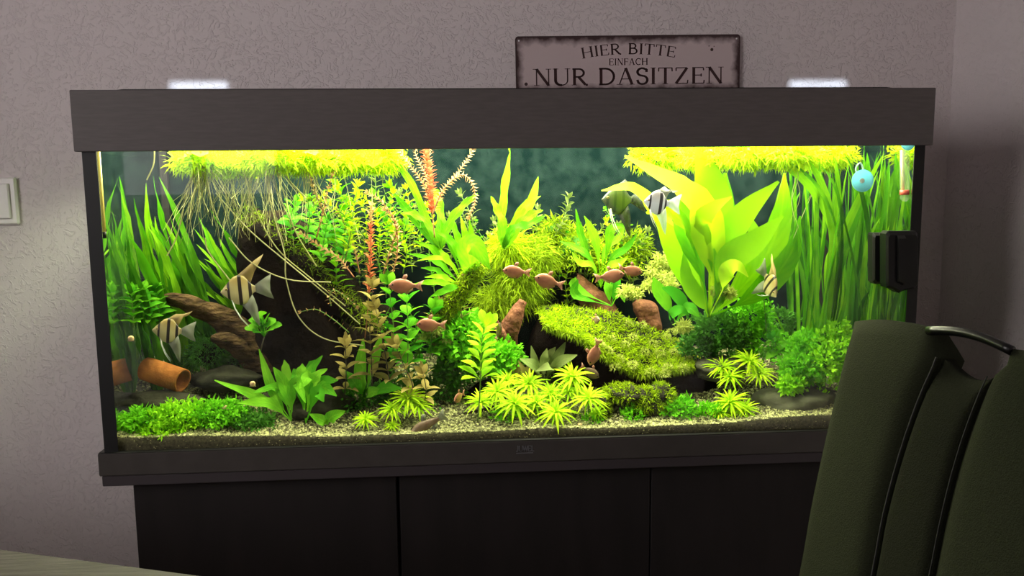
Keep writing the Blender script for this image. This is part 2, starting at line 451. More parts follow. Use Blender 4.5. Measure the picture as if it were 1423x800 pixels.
def fronds(samples, L, W, droop=.3, jit=.5, seg=2, rnd=R):
    """fine moss: many little tapering blades standing on sample points"""
    vs_, fs = [], []
    for p, n_ in samples:
        d = (V(n_) + V((rnd.gauss(0, jit), rnd.gauss(0, jit), rnd.gauss(0, jit)))).normalized()
        l = L*rnd.uniform(.55, 1.3); s = d.cross(V((rnd.gauss(0, 1), rnd.gauss(0, 1), rnd.gauss(0, 1)))).normalized()*W*rnd.uniform(.7, 1.3)
        b = len(vs_); q = V(p)
        for i in range(seg):
            k = 1-i/seg*.5; vs_ += [q-s*k, q+s*k]; d = (d+V((0, 0, -droop/seg))).normalized(); q = q+d*(l/seg)
        vs_.append(q)
        for i in range(seg-1): a = b+2*i; fs.append((a, a+1, a+3, a+2))
        a = b+2*(seg-1); fs.append((a, a+1, a+2))
    return vs_, fs
def leaflets(samples, L, W, jit=.6, rnd=R):
    """tiny folded leaves (a rhombus of two triangles each)"""
    vs_, fs = [], []
    for p, n_ in samples:
        d = (V(n_) + V((rnd.gauss(0, jit), rnd.gauss(0, jit), rnd.gauss(0, jit)))).normalized()
        l = L*rnd.uniform(.6, 1.3); s = d.cross(V((rnd.gauss(0, 1), rnd.gauss(0, 1), rnd.gauss(0, 1)))).normalized()
        u = s.cross(d); q = V(p); b = len(vs_)
        vs_ += [q, q+d*l*.5+s*W+u*W*.4, q+d*l, q+d*l*.5-s*W+u*W*.4]; fs += [(b, b+1, b+2), (b, b+2, b+3)]
    return vs_, fs
def on_ball(c, rx, ry, rz, n, top=-.3, inner=0, amp=.25, seed=0):
    o = []
    while len(o) < n:
        d = V((R.gauss(0, 1), R.gauss(0, 1), R.gauss(0, 1))).normalized()
        if d.z < top or (d.y > .75): continue
        k = 1 + amp*noise.noise(d*2.2+V((seed, 0, 0))) - (R.random()*inner if inner else 0)
        o.append((V(c)+V((d.x*rx, d.y*ry, d.z*rz))*k, V((d.x/rx, d.y/ry, d.z/rz)).normalized()))
    return o

# ------------------------------------------------------------------ the room
WY = .40                                       # face of the wall behind the tank
WX = P(1318, 200, WY).x                         # right-hand corner
LX, FY, CZ = -1.75, -2.7, 2.5
def quad(a, b, c, d): return [a, b, c, d], [(0, 1, 2, 3)]
struct('wall_back', box(LX-.1, WX+.1, WY, WY+.1, 0, CZ), 'wallpaper')
struct('wall_right', box(WX, WX+.1, FY, WY, 0, CZ), 'wallpaper')
struct('floor', box(LX-.1, WX+.1, FY-.1, WY+.1, -.1, 0), 'floor_wood')
struct('ceiling', box(LX-.1, WX+.1, FY-.1, WY+.1, CZ, CZ+.1), 'ceiling_paint')
wy0, wy1, wz0, wz1 = -1.85, -.80, 1.0, 2.05     # window in the side wall
struct('wall_left', join(box(LX-.1, LX, FY, wy0, 0, CZ), box(LX-.1, LX, wy1, WY, 0, CZ), box(LX-.1, LX, wy0, wy1, 0, wz0), box(LX-.1, LX, wy0, wy1, wz1, CZ)), 'wallpaper_dimmed')
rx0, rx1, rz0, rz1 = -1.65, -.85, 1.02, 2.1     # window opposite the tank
struct('wall_front', join(box(LX, rx0, FY-.1, FY, 0, CZ), box(rx1, WX, FY-.1, FY, 0, CZ), box(rx0, rx1, FY-.1, FY, 0, rz0), box(rx0, rx1, FY-.1, FY, rz1, CZ)), 'wallpaper_dimmed')
def window(name, a, b, pane):
    (x0, y0, z0), (x1, y1, z1) = a, b; wdt = .06
    alongx = abs(x1-x0) > abs(y1-y0)
    def bar(s0, s1, q0, q1):
        return box(x0+s0, x0+s1, y0, y1, q0, q1) if alongx else box(x0, x1, y0+s0, y0+s1, q0, q1)
    L = (x1-x0) if alongx else (y1-y0)
    o = struct(name, join(bar(0, wdt, z0, z1), bar(L-wdt, L, z0, z1), bar(wdt, L-wdt, z0, z0+wdt), bar(wdt, L-wdt, z1-wdt, z1), bar(L/2-.03, L/2+.03, z0+wdt, z1-wdt)), 'window_frame')
    for s0, s1 in ((wdt, L/2-.03), (L/2+.03, L-wdt)):
        if alongx: q = box(x0+s0, x0+s1, y0+.02, y0+.03, z0+wdt, z1-wdt)
        else: q = box(x0+.02, x0+.03, y0+s0, y0+s1, z0+wdt, z1-wdt)
        struct('pane', q, pane, parent=o)
window('window_1', (LX-.06, wy0, wz0), (LX-.01, wy1, wz1), 'pane_side')
window('window_2', (rx0, FY-.06, rz0), (rx1, FY-.01, rz1), 'pane_rear')

# ------------------------------------------------------------------ tank shell, hood, stand
ZT, ZB, Z1, Z2, Z3 = 1.2552, 1.1734, .7491, .7156, .70
HW, DP = .605, .325
T = Thing('aquarium', 'long glass aquarium with black corner seams and a dark brown lower frame', 'aquarium', (0, .16, Z2))
GX = .597
T.part('front_pane', box(-GX, GX, .008, .014, Z1-.01, 1.20), 'glass_front', False)
gl = box(-GX, -GX+.006, .014, .312, Z1-.01, 1.20); T.part('side_pane', gl, 'glass_side', False)
gl = box(GX-.006, GX, .014, .312, Z1-.01, 1.20); T.part('side_pane', gl, 'glass_algae', False)
T.part('back_pane', box(-GX, GX, .312, .318, Z1-.01, 1.20), 'back_film', False)
T.part('base_pane', box(-GX+.006, GX-.006, .014, .312, Z1-.01, Z1-.002), 'black_plastic', False)
for s in (-1, 1):
    a, b = sorted((s*GX, s*(GX-(.0185 if s < 0 else .0155))))
    T.part('seam_or_cover', box(a-.0005, b, .0065, .0078, Z1-.005, 1.195), 'black_seal', False)
    a, b = sorted((s*(GX-.006), s*(GX-.012)))
    T.part('seam_or_cover', box(a, b, .304, .3119, Z1, 1.195), 'black_seal', False)
fr = T.part('lower_frame', join(box(-HW, HW, 0, .0062, Z2, Z1, .0015), box(-HW, -GX-.001, .0062, DP, Z2, Z1), box(GX+.001, HW, .0062, DP, Z2, Z1), box(-HW, HW, .319, DP, Z2, Z1), box(-HW+.002, HW-.002, .006, DP-.002, Z2, Z2+.012)), 'frame_laminate', False)
T.part('seam_or_cover', box(-HW+.001, HW-.001, .0004, .0078, Z1+.0001, Z1+.0006), 'black_seal', False)  # added black strip covering the lit top edge of the frame
# raised emblem on the lower frame (five letters and a line)
def strokes(letter):
    """letters as (polyline, heavy) strokes in a 0..1 tall box; returns strokes, advance, serif spots"""
    def arc(cx, cy, rx_, ry_, a0, a1, n=10): return [(cx+rx_*math.cos(math.radians(a0+(a1-a0)*i/n)), cy+ry_*math.sin(math.radians(a0+(a1-a0)*i/n))) for i in range(n+1)]
    D = {
     'H': ([([(.12, 0), (.12, 1)], 1), ([(.68, 0), (.68, 1)], 1), ([(.12, .52), (.68, .52)], 0)], .80, [(.12, 0), (.12, 1), (.68, 0), (.68, 1)]),
     'I': ([([(.14, 0), (.14, 1)], 1)], .28, [(.14, 0), (.14, 1)]),
     'E': ([([(.12, 0), (.12, 1)], 1), ([(.05, .97), (.56, .97), (.57, .80)], 0), ([(.12, .52), (.46, .52)], 0), ([(.05, .03), (.58, .03), (.60, .22)], 0), ([(.46, .43), (.46, .61)], 0)], .64, []),
     'F': ([([(.12, 0), (.12, 1)], 1), ([(.05, .97), (.54, .97), (.55, .80)], 0), ([(.12, .50), (.44, .50)], 0), ([(.44, .41), (.44, .59)], 0)], .60, [(.12, 0)]),
     'R': ([([(.12, 0), (.12, 1)], 1), ([(.05, .97)]+arc(.32, .735, .22, .235, 90, -90)+[(.12, .50)], .6), ([(.30, .50), (.62, .02), (.72, .02)], 1)], .72, [(.12, 0)]),
     'B': ([([(.12, 0), (.12, 1)], 1), ([(.05, .97)]+arc(.30, .755, .20, .215, 90, -90)+[(.12, .54)], .6), ([(.12, .54)]+arc(.33, .285, .25, .255, 90, -90)+[(.05, .03)], .7)], .66, []),
     'T': ([([(.34, 0), (.34, 1)], 1), ([(.03, .78), (.04, .97), (.64, .97), (.65, .78)], 0)], .68, [(.34, 0)]),
     'N': ([([(.12, 0), (.12, 1)], 0), ([(.12, 1), (.66, 0)], 1), ([(.66, 0), (.66, 1)], 0)], .78, [(.12, 0), (.08, 1), (.66, 1)]),
     'A': ([([(.08, 0), (.36, 1)], 0), ([(.36, 1), (.66, 0)], 1), ([(.18, .34), (.54, .34)], 0)], .74, [(.08, 0), (.66, 0)]),
     'C': ([(arc(.42, .5, .34, .47, 48, 312, 16), .7), ([(.66, .72), (.66, .96)], 0)], .74, []),
     'U': ([([(.12, 1), (.12, .32)]+arc(.39, .30, .27, .28, 180, 270, 6), 1), (arc(.39, .30, .27, .28, 270, 360, 6)+[(.66, 1)], 0)], .78, [(.12, 1), (.66, 1)]),
     'D': ([([(.12, 0), (.12, 1)], 1), ([(.05, .97)]+arc(.32, .5, .38, .47, 90, -90, 14)+[(.05, .03)], .7)], .80, []),
     'S': ([([(.50, .76), (.50, .90)]+arc(.30, .75, .21, .22, 50, 270, 10)+arc(.31, .27, .23, .25, 88, -140, 10)+[(.09, .26)], .8)], .60, []),
     'Z': ([([(.08, .78), (.08, .97), (.58, .97)], 0), ([(.58, .97), (.08, .03)], 1), ([(.08, .03), (.60, .03), (.62, .24)], 0)], .70, []),
     'J': ([([(.30, 1), (.30, .2), (.22, .03), (.04, .06)], 1)], .42, []), 'W': ([([(.05, 1), (.25, 0)], 1), ([(.25, 0), (.45, 1)], 1), ([(.45, 1), (.65, 0)], 1), ([(.65, 0), (.85, 1)], 1)], .9, []),
     'L': ([([(.12, 1), (.12, .03), (.5, .03)], 1)], .55, []), ' ': ([], .34, [])}
    return D[letter]
def glyph(letter, h, depth, place, heavy=.13, thin=.055, serif=True):
    """solid letter; place(u, v, d) maps glyph space (metres) to the thing"""
    st, adv, sf = strokes(letter); parts_ = []
    def slab(quad2):
        v = [place(u*h, v_*h, 0) for u, v_ in quad2] + [place(u*h, v_*h, depth) for u, v_ in quad2]; n = len(quad2)
        f = [tuple(range(n))[::-1], tuple(range(n, 2*n))] + [(i, (i+1) % n, n+(i+1) % n, n+i) for i in range(n)]
        parts_.append((v, f))
    for pl, hv in st:
        wd = thin+(heavy-thin)*hv
        for i in range(len(pl)-1):
            (a, b), (c, d) = pl[i], pl[i+1]; L = math.hypot(c-a, d-b) or 1; nx, ny = -(d-b)/L*wd/2, (c-a)/L*wd/2
            e = min(.02, L*.5) if len(pl) > 3 else 0; ex, ey = (c-a)/L*e, (d-b)/L*e
            slab([(a-nx-ex, b-ny-ey), (c-nx+ex, d-ny+ey), (c+nx+ex, d+ny+ey), (a+nx-ex, b+ny-ey)])
    if serif:
        for u, v_ in sf:
            q = .035 if v_ < .5 else -.035; slab([(u-.13, v_), (u+.13, v_), (u+.12, v_+q), (u-.12, v_+q)])
    return join(*parts_) if parts_ else ([], [])
def text_width(s, h, sp=.06): return sum((strokes(c)[1]+sp)*h for c in s)-sp*h
e0 = P(729, 624, 0)
x = e0.x-.0125
for ch in 'JUWEL':
    h = .0085
    o = T.part('emblem_letter', glyph(ch, h, .0008, lambda u, v_, d, x=x: V((x+u, -.0002-d, e0.z-.003+v_)), .16, .12, False), 'emblem_grey', False, fr)
    x += (strokes(ch)[1]+.03)*h*.92
T.part('emblem_line', box(e0.x-.0125, e0.x+.0125, -.0008, -.0001, e0.z-.0062, e0.z-.005), 'emblem_grey', False, fr)

T = Thing('aquarium_hood', 'dark brown laminate aquarium hood with a thin black lid', 'aquarium hood', (0, .16, ZB))
T.part('front_panel', box(-HW, HW, 0, .006, ZB, ZT, .001), 'hood_laminate', False)
T.part('back_panel', box(-HW, HW, .319, DP, ZB, ZT, .001), 'hood_laminate', False)
for s in (-1, 1):
    a, b = sorted((s*HW, s*(HW-.006))); T.part('side_panel', box(a, b, .0062, .3188, ZB, ZT, .001), 'hood_laminate', False)
T.part('top_panel', box(-HW+.0065, HW-.0065, .0065, .3185, ZT-.008, ZT-.0005), 'black_plastic', False)
lx0, lx1 = P(158, 123, .004).x, P(1243, 120, .004).x
lid = [(lx0, .004, ZT), (lx0+.012, .004, ZT+.0014), (lx1-.012, .004, ZT+.0014), (lx1, .004, ZT), (lx0, .27, ZT), (lx0+.012, .27, ZT+.0014), (lx1-.012, .27, ZT+.0014), (lx1, .27, ZT)]
T.part('lid', (lid, [(0, 3, 2, 1), (4, 5, 6, 7), (0, 1, 5, 4), (1, 2, 6, 5), (2, 3, 7, 6), (0, 4, 7, 3)]), 'black_plastic', False)
def area(name, loc, sx_, sy_, watts, col, rot, spread=180, parent=None):
    l = bpy.data.lights.new(name, 'AREA'); l.shape = 'RECTANGLE'; l.size = sx_; l.size_y = sy_; l.energy = watts; l.color = col; l.spread = math.radians(spread)
    o = bpy.data.objects.new(name, l); COL.objects.link(o); o.location = loc; o.rotation_euler = rot; o.parent = parent; return o
for px0, px1, py in ((232, 320, 118), (1093, 1180, 116)):     # light escaping through the hood's rear openings
    a, b = P(px0, py, WY).x, P(px1, py, WY).x
    T.part('rear_opening', box(a, b, .305, .322, ZT-.0004, ZT+.0015), 'lamp_white', False, label='pale plastic light opening')
    area('slot_light', ((a+b)/2-0, .314-.2, ZT+.002-.2), abs(b-a)*.9, .006, SLOT_W, (.72, .86, 1), (math.radians(118), 0, 0), 14, T.e).location = V(((a+b)/2, .314, ZT+.003))-V((0, .16, ZB))
for k, yy in enumerate((.10, .225)):
    T = Thing('light_bar', 'slim white light bar inside the aquarium hood', 'lamp', (0, yy, 1.218), 'light bars inside the hood')
    T.part('housing', box(-.55, .55, yy-.05, yy+.05, 1.2365, 1.243, .001), 'lamp_white', False)
    for s in (-1, 1): T.part('end_cap', box(*sorted((s*.5502, s*.58)), yy-.03, yy+.03, 1.234, 1.245, .002), 'black_plastic', False)
    area('bar_light', (0, 0, .017), 1.1, .10, TANK_W, (1, .96, .70), (0, 0, 0), 180, T.e)

T = Thing('stand_board', 'thin dark board between aquarium frame and cabinet', 'board', (0, .16, Z3))
T.part('board', box(-HW+.003, HW-.003, .002, DP, Z3, Z2-.0004, .001), 'board_laminate', False)
cx0 = P(186, 690, .022).x; g1 = P(553.5, 700, .022).x; g2 = P(904, 700, .022).x; cx1 = -cx0
T = Thing('aquarium_cabinet', 'dark three-door cabinet carrying the aquarium', 'cabinet', (0, .16, 0))
T.part('body', box(cx0, cx1, .042, DP-.01, .06, Z3-.0005), 'cabinet_laminate', False)
T.part('plinth', box(cx0+.03, cx1-.03, .07, DP-.02, 0, .0595), 'black_plastic', False)
for a, b in ((cx0, g1-.0022), (g1+.0022, g2-.001), (g2+.001, cx1)):
    T.part('door', box(a, b, .022, .0415, .065, Z3-.003, .001), 'cabinet_laminate', False)

# ------------------------------------------------------------------ tin sign on the wall
sa, sb = P(716, 51, WY-.006), P(1028, 48, WY-.006)
sw = (sb-sa).length; sh = sw*.242
sx_ = (sb-sa).normalized(); rotS = Matrix(((sx_.x, 0, -sx_.z), (0, 1, 0), (sx_.z, 0, sx_.x)))
sc_ = (sa+sb)/2 + rotS @ V((0, 0, -sh/2))
T = Thing('tin_sign', 'worn pale tin sign with dark serif lettering above the aquarium', 'sign', sc_, rot=rotS)
def rrect(w_, h_, r_, n=5):
    o = []
    for cx, cz, a0 in ((w_-r_, h_-r_, 0), (-w_+r_, h_-r_, 90), (-w_+r_, -h_+r_, 180), (w_-r_, -h_+r_, 270)):
        for i in range(n+1):
            a = math.radians(a0+90*i/n); o.append((cx+r_*math.cos(a), cz+r_*math.sin(a)))
    return o
def plate(outline, y0, y1):
    n = len(outline); v = [V((x, y0, z)) for x, z in outline]+[V((x, y1, z)) for x, z in outline]
    return v, [tuple(range(n)), tuple(range(n, 2*n))[::-1]] + [(i, n+i, n+(i+1) % n, (i+1) % n) for i in range(n)]
pl = T.part('plate', plate(rrect(sw/2, sh/2, .006), -.001, .001), 'sign_enamel', False)
# dark rim: a thin raised ring
o1, o2 = rrect(sw/2+.0004, sh/2+.0004, .006), rrect(sw/2-.0018, sh/2-.0018, .005); n = len(o1)
rv = [V((x, -.0016, z)) for x, z in o1]+[V((x, -.0016, z)) for x, z in o2]+[V((x, .0012, z)) for x, z in o1]
T.part('rim', (rv, [(i, (i+1) % n, n+(i+1) % n, n+i) for i in range(n)]+[(i, 2*n+i, 2*n+(i+1) % n, (i+1) % n) for i in range(n)]), 'sign_rust', False)
pxm = sw/312.0                                   # metres per photo pixel on the sign
def sign_xy(px, py): q = rotS.inverted() @ (P(px, py, WY-.006)-sc_); return q.x, q.z
def sign_line(s, x0px, x1px, py_base, hpx, arch=0, sp=.07, name='letter'):
    h = hpx*pxm; (xa, za), (xb, zb) = sign_xy(x0px, py_base), sign_xy(x1px, py_base)
    tw = text_width(s, h, sp); kx = (xb-xa)/tw; u0_ = 0
    for ch in s:
        adv = strokes(ch)[1]*h
        if ch != ' ':
            mid = (u0_+adv/2)*kx; f = mid/(xb-xa)*2-1
            ang = -f*arch*2.2*2/(xb-xa) if arch else 0
            zz = (za+zb)/2 + arch*(1-f*f); xm = xa+mid
            def place(u, v_, d, xm=xm, zz=zz, ang=ang, adv=adv):
                a_ = (u-adv/2)*kx; return V((xm+a_*math.cos(ang)-v_*math.sin(ang), -.0011-d, zz+a_*math.sin(ang)+v_*math.cos(ang)))
            T.part(name, glyph(ch, h, .0003, place), 'sign_letter', False, pl)
        u0_ += adv+sp*h
sign_line('HIER BITTE', 809, 938, 81.0, 14.5, 5.5*pxm)
sign_line('EINFACH', 846, 900, 90.5, 9)
sign_line('NUR DASITZEN', 742, 1005, 117.6, 22.5)
for s in (-1, 1): T.part('nail_hole', lathe([(0, -.0019), (.0016, -.0019), (.0016, -.0012)], (s*(sw/2-.0065), 0, sh/2-.0075), (0, 1, 0), 10), 'lamp_white')
for px, py, rr in ((989, 69, 2.2), (985, 64, .8), (992, 64.5, .7), (731, 117, 2.4)):
    a, b = sign_xy(px, py); T.part('rust_spot', lathe([(0, -.0013), (rr*pxm, -.0013), (rr*pxm, -.001)], (a, 0, b), (0, 1, 0), 9), 'sign_rust', False, pl)

# ------------------------------------------------------------------ wall switch
a, b = P(22.5, 246, WY-.004), P(22.5, 312, WY-.004); zc = (a.z+b.z)/2; hs = (a.z-b.z)/2; xr = a.x
T = Thing('wall_switch', 'white rocker light switch on the textured wall', 'light switch', (xr-hs, WY, zc))
T.part('frame', box(xr-2*hs, xr, WY-.009, WY, zc-hs, zc+hs, .003), 'switch_white', False)
T.part('rocker', box(xr-2*hs+.011, xr-.011, WY-.014, WY-.0091, zc-hs+.011, zc+hs-.011, .002), 'switch_white', False)

# ------------------------------------------------------------------ chair
cA, cB, cC = G(1190, 440, .95), G(1400, 485, .95), G(1110, 800, .60)
cn = (cC-cA).cross(cB-cA).normalized()
if cn.dot(CAM-cA) < 0: cn = -cn
cd = (cB-cA).normalized(); cup = cn.cross(cd).normalized()
if cup.z < 0: cup = -cup
def CQ(px, py):                                  # pixel to (s, t) in the plane of the backrest
    d = ray(px, py); p = CAM + d*((cA+cn*.016-CAM).dot(cn)/d.dot(cn))-cA; return (p.dot(cd), p.dot(cup))
def CP(s, t, n=0): return cA + cd*s + cup*t + cn*n
sc0 = (CQ(1290, 458)[0]+CQ(1402, 486)[0])/2      # middle of the back
def lerp_curve(c, k):
    L = [0]
    for a, b in zip(c, c[1:]): L.append(L[-1]+math.hypot(b[0]-a[0], b[1]-a[1]))
    q = k*L[-1]
    for i in range(len(c)-1):
        if q <= L[i+1] or i == len(c)-2:
            f = (q-L[i])/(L[i+1]-L[i]); return (c[i][0]+(c[i+1][0]-c[i][0])*f, c[i][1]+(c[i+1][1]-c[i][1])*f)
def smooth2(c, n=6): return [(p.x, p.y) for p in spline([V((a, b, 0)) for a, b in c], n)]
edgeL = smooth2([CQ(1184, 446), CQ(1174, 490), CQ(1149, 600), CQ(1128, 700), CQ(1110, 800), (CQ(1110, 800)[0]-.01, CQ(1110, 800)[1]-.12)])
s1 = [CQ(1292, 457), CQ(1298, 485), CQ(1306, 497), CQ(1281, 555), CQ(1255, 630), CQ(1232, 715), CQ(1216, 800)]
seam1 = smooth2(s1 + [(s1[-1][0]-.004, s1[-1][1]-.12)])
mir = lambda c: [(2*sc0-a, b) for a, b in c]
edgeR = mir(edgeL)
s2 = [CQ(1402, 484), CQ(1397, 504), CQ(1377, 523), CQ(1349, 590), CQ(1327, 660), CQ(1309, 735), CQ(1296, 800)]
seam2 = smooth2(s2 + [(s2[-1][0]-.004, s2[-1][1]-.12)])
def pad(c0, c1, nu, nv, th, puff, top=None):
    """upholstered panel between two curves, with rounded edges"""
    vs_, fs = [], []
    for side in (1, -1):
        for j in range(nv+1):
            a, b = lerp_curve(c0, j/nv), lerp_curve(c1, j/nv)
            for i in range(nu+1):
                u = i/nu; s_, t_ = a[0]+(b[0]-a[0])*u, a[1]+(b[1]-a[1])*u
                if top: t_ += top(u)*(1-j/nv)**3
                e = min(1, 4*u*(1-u)*2.2)**.5; v = j/nv; e2 = min(1, v*7)**.5
                vs_.append(CP(s_, t_, side*(th*(.45+.55*min(e, e2)) if side > 0 else th*.8*min(1, .4+e2))*1 + (puff*4*u*(1-u) if side > 0 else 0)))
    m_ = (nu+1)*(nv+1)
    for k, off in ((1, 0), (-1, m_)):
        for j in range(nv):
            for i in range(nu):
                a = off+j*(nu+1)+i; q = (a, a+1, a+nu+2, a+nu+1); fs.append(q[::-1] if k > 0 else q)
    ring = [i for i in range(nu+1)] + [j*(nu+1)+nu for j in range(1, nv+1)] + [nv*(nu+1)+i for i in range(nu-1, -1, -1)] + [j*(nu+1) for j in range(nv-1, 0, -1)]
    for a, b in zip(ring, ring[1:]+ring[:1]): fs.append((a, b, b+m_, a+m_))
    return vs_, fs
base = CP(sc0, 0); base.z = 0
T = Thing('dining_chair', 'dark olive upholstered dining chair with a metal grab handle', 'chair', base)
T.part('side_panel', pad(edgeL, seam1, 12, 22, .026, .004, lambda u: .006*math.sin(PI*u)), 'chair_fabric')
T.part('side_panel', pad(edgeR, seam2, 12, 22, .026, .004, lambda u: .006*math.sin(PI*u)), 'chair_fabric')
cut1, cut2 = seam1[12:], seam2[12:]              # the seams start at the grab hole
dip = CQ(1343, 526)[1]-(cut1[0][1]+cut2[0][1])/2
T.part('centre_panel', pad(cut1, cut2, 14, 20, .022, .002, lambda u: dip*math.sin(PI*u)**.7), 'chair_fabric_dark', label='darker centre panel')
for c, r_ in ((cut1, .0013), (cut2, .0008)): T.part('piping', tube([CP(a, b, .021) for a, b in c[::2]], r_, 6), 'chair_piping')
h0, h1 = CQ(1288, 459), CQ(1404, 487)
T.part('handle', tube([CP(h0[0]+(h1[0]-h0[0])*i/12, h0[1]+(h1[1]-h0[1])*i/12+.007*math.sin(PI*i/12), .014) for i in range(13)], .0052, 10), 'chair_metal', label='dark metal grab handle')
fwd = V((cn.x, cn.y, 0)).normalized(); sd = V((cd.x, cd.y, 0)).normalized()
bw = abs(edgeR[-1][0]-edgeL[-1][0])/2; bc = CP(sc0, edgeL[-1][1])
def seat_pt(a, b, z): q = bc+sd*a+fwd*b; return V((q.x, q.y, z))
sv, sf = box(-bw-.02, bw+.02, -.02, .44, .42, .50, .02)
T.part('seat', ([seat_pt(*v) for v in sv], sf), 'chair_fabric')
for a in (-1, 1):
    for b in (.02, .40):
        T.part('leg', tube([seat_pt(a*(bw-.02), b, .425), seat_pt(a*(bw+.02), b+(.04 if b > .2 else -.05), 0)], .011, 8), 'chair_metal')
    T.part('back_support', tube([seat_pt(a*(bw-.03), -.01, .46), CP(sc0+a*(bw-.03), edgeL[-1][1]+.06, -.008)], .010, 8), 'chair_metal')

# ------------------------------------------------------------------ table
tA, tB = G(0, 762, .755), G(290, 800, .755)
te = (tB-tA).normalized(); tp = V((te.y, -te.x, 0))
if tp.y > 0: tp = -tp
tc0 = tB + te*.20
T = Thing('dining_table', 'grey wooden plank table beside the aquarium', 'table', V((tc0.x-te.x*.65+tp.x*.4, tc0.y-te.y*.65+tp.y*.4, 0)))
for k in range(5):
    v, f = box(-1.3, 0, k*.16+.0006, k*.16+.1594, .722, .755, .0015)
    T.part('plank', ([V((tc0.x+te.x*a+tp.x*b, tc0.y+te.y*a+tp.y*b, z)) for a, b, z in v], f), 'table_wood', False)
for a in (-1.15, -.15):
    for b in (.10, .70):
        v, f = box(a-.03, a+.03, b-.03, b+.03, 0, .7215); T.part('leg', ([V((tc0.x+te.x*p+tp.x*q, tc0.y+te.y*p+tp.y*q, z)) for p, q, z in v], f), 'table_metal', False)

# ------------------------------------------------------------------ gravel and water
nx, ny = 90, 26
gv = [(-.59+1.18*i/nx, .0145+.297*j/ny, 0) for j in range(ny+1) for i in range(nx+1)]
gv = [V((x, y, gz(x, y)-.0015)) for x, y, _ in gv]; nb = len(gv)
gf = [(j*(nx+1)+i, j*(nx+1)+i+1, (j+1)*(nx+1)+i+1, (j+1)*(nx+1)+i) for j in range(ny) for i in range(nx)]
gv += [V((-.59+1.18*i/nx, .0145, Z1-.001)) for i in range(nx+1)]
gf += [(nb+i, nb+i+1, i+1, i) for i in range(nx)]
T = Thing('gravel_bed', 'fine pale brown gravel covering the aquarium bottom', 'gravel', (0, .16, Z1), kind='stuff')
T.part('gravel_surface', (gv, gf), 'gravel_base')
gv, gf = [], []
for k in range(26000):
    y = .0165+.29*R.random()**1.9; x = R.uniform(-.588, .588); r_ = R.uniform(.0013, .0027); z = gz(x, y)-.001
    if k % 14 == 0: y = .0165; z = R.uniform(Z1, gz(x, y))
    c = V((x, y, z)); b = len(gv); s, u = frame_of(V((R.gauss(0, 1), R.gauss(0, 1), R.gauss(0, 1)))); t = s.cross(u); l = R.uniform(.8, 1.7)
    gv += [c+s*r_*l, c-s*r_*l, c+u*r_, c-u*r_, c+t*r_*.8, c-t*r_*.8]
    gf += [tuple(b+i for i in q) for q in ((0, 2, 4), (2, 1, 4), (1, 3, 4), (3, 0, 4), (2, 0, 5), (1, 2, 5), (3, 1, 5), (0, 3, 5))]
T.part('grains', (gv, gf), 'grain', False, kind='stuff')
WZ = 1.174
wn = 40
wv = [V((-.59+1.18*i/wn, .0145+.297*j/8, WZ+.0006*noise.noise(V((i*.7, j*.7, 5))))) for j in range(9) for i in range(wn+1)]
single('water', (wv, [(j*(wn+1)+i, j*(wn+1)+i+1, (j+1)*(wn+1)+i+1, (j+1)*(wn+1)+i) for j in range(8) for i in range(wn)]), 'water_surface', 'clear water surface just below the aquarium hood', 'water', kind='stuff')

# ------------------------------------------------------------------ wood and stones
def wood(name, label, strands, mt, group=None, n=12, bumpy=.006, loc=None):
    """root or branch: each strand is a list of (px, py, depth, radius in px)"""
    p0 = PI_(*strands[0][0][:3]); T = Thing(name, label, 'driftwood', loc or p0, group)
    for k, st in enumerate(strands):
        path = spline([PI_(a, b, c) for a, b, c, d in st], 6)
        rr = spline([V((d*S(c), 0, 0)) for a, b, c, d in st], 6)
        T.part('trunk' if k == 0 else 'branch', tube(path, [max(.001, r.x) for r in rr], n, True, bumpy, 5, k), mt)
    return T
def mossy(T, samples, L, W, mt, droop=.3, jit=.5, seg=2, name='moss'):
    return T.part(name, fronds(samples, L, W, droop, jit, seg), mt, False, kind='stuff')
def along(path_pts, rad_px, n, top=-.2):
    path = spline([PI_(a, b, c) for a, b, c in path_pts], 8); o = []
    while len(o) < n:
        f = R.random()*(len(path)-1); i = int(f); p = path[i].lerp(path[min(i+1, len(path)-1)], f-i)
        d = V((R.gauss(0, 1), R.gauss(0, 1), R.gauss(0, 1))).normalized()
        if d.z < top or d.y > .6: continue
        o.append((p+d*rad_px*S(path_pts[0][2])*R.uniform(.7, 1.05), d))
    return o
wood('driftwood_log', 'bare brown driftwood log with a split stub beside the terracotta tube',
     [[(226, 413, .17, 4), (240, 417, .17, 9), (275, 428, .17, 12), (312, 446, .18, 17), (345, 475, .19, 23), (375, 520, .20, 34), (392, 560, .20, 42)],
      [(294, 470, .15, 4), (305, 471, .15, 8), (325, 478, .16, 11), (350, 498, .18, 13)]], 'wood_log', n=16, bumpy=.007, loc=GG(370, 540))
T = wood('root_stump', 'huge dark root stump overgrown with stringy moss', 
     [[(345, 300, .25, 14), (372, 330, .25, 45), (405, 385, .25, 68), (430, 450, .25, 82), (445, 520, .25, 95), (450, 570, .25, 100)],
      [(350, 318, .20, 12), (395, 350, .19, 16), (440, 395, .18, 16), (490, 440, .17, 11), (520, 462, .17, 5)],
      [(430, 560, .16, 10), (420, 500, .18, 18), (405, 440, .20, 22), (380, 390, .22, 20)],
      [(470, 560, .18, 18), (500, 520, .20, 30), (520, 480, .23, 34), (530, 430, .26, 25)]], 'wood_dark', n=18, bumpy=.010, loc=GG(440, 560))
mossy(T, along([(340, 300, .22), (395, 342, .19), (440, 385, .18), (490, 430, .17), (515, 455, .17)], 16, 1600), .012, .0004, 'moss_olive', .8, .5)
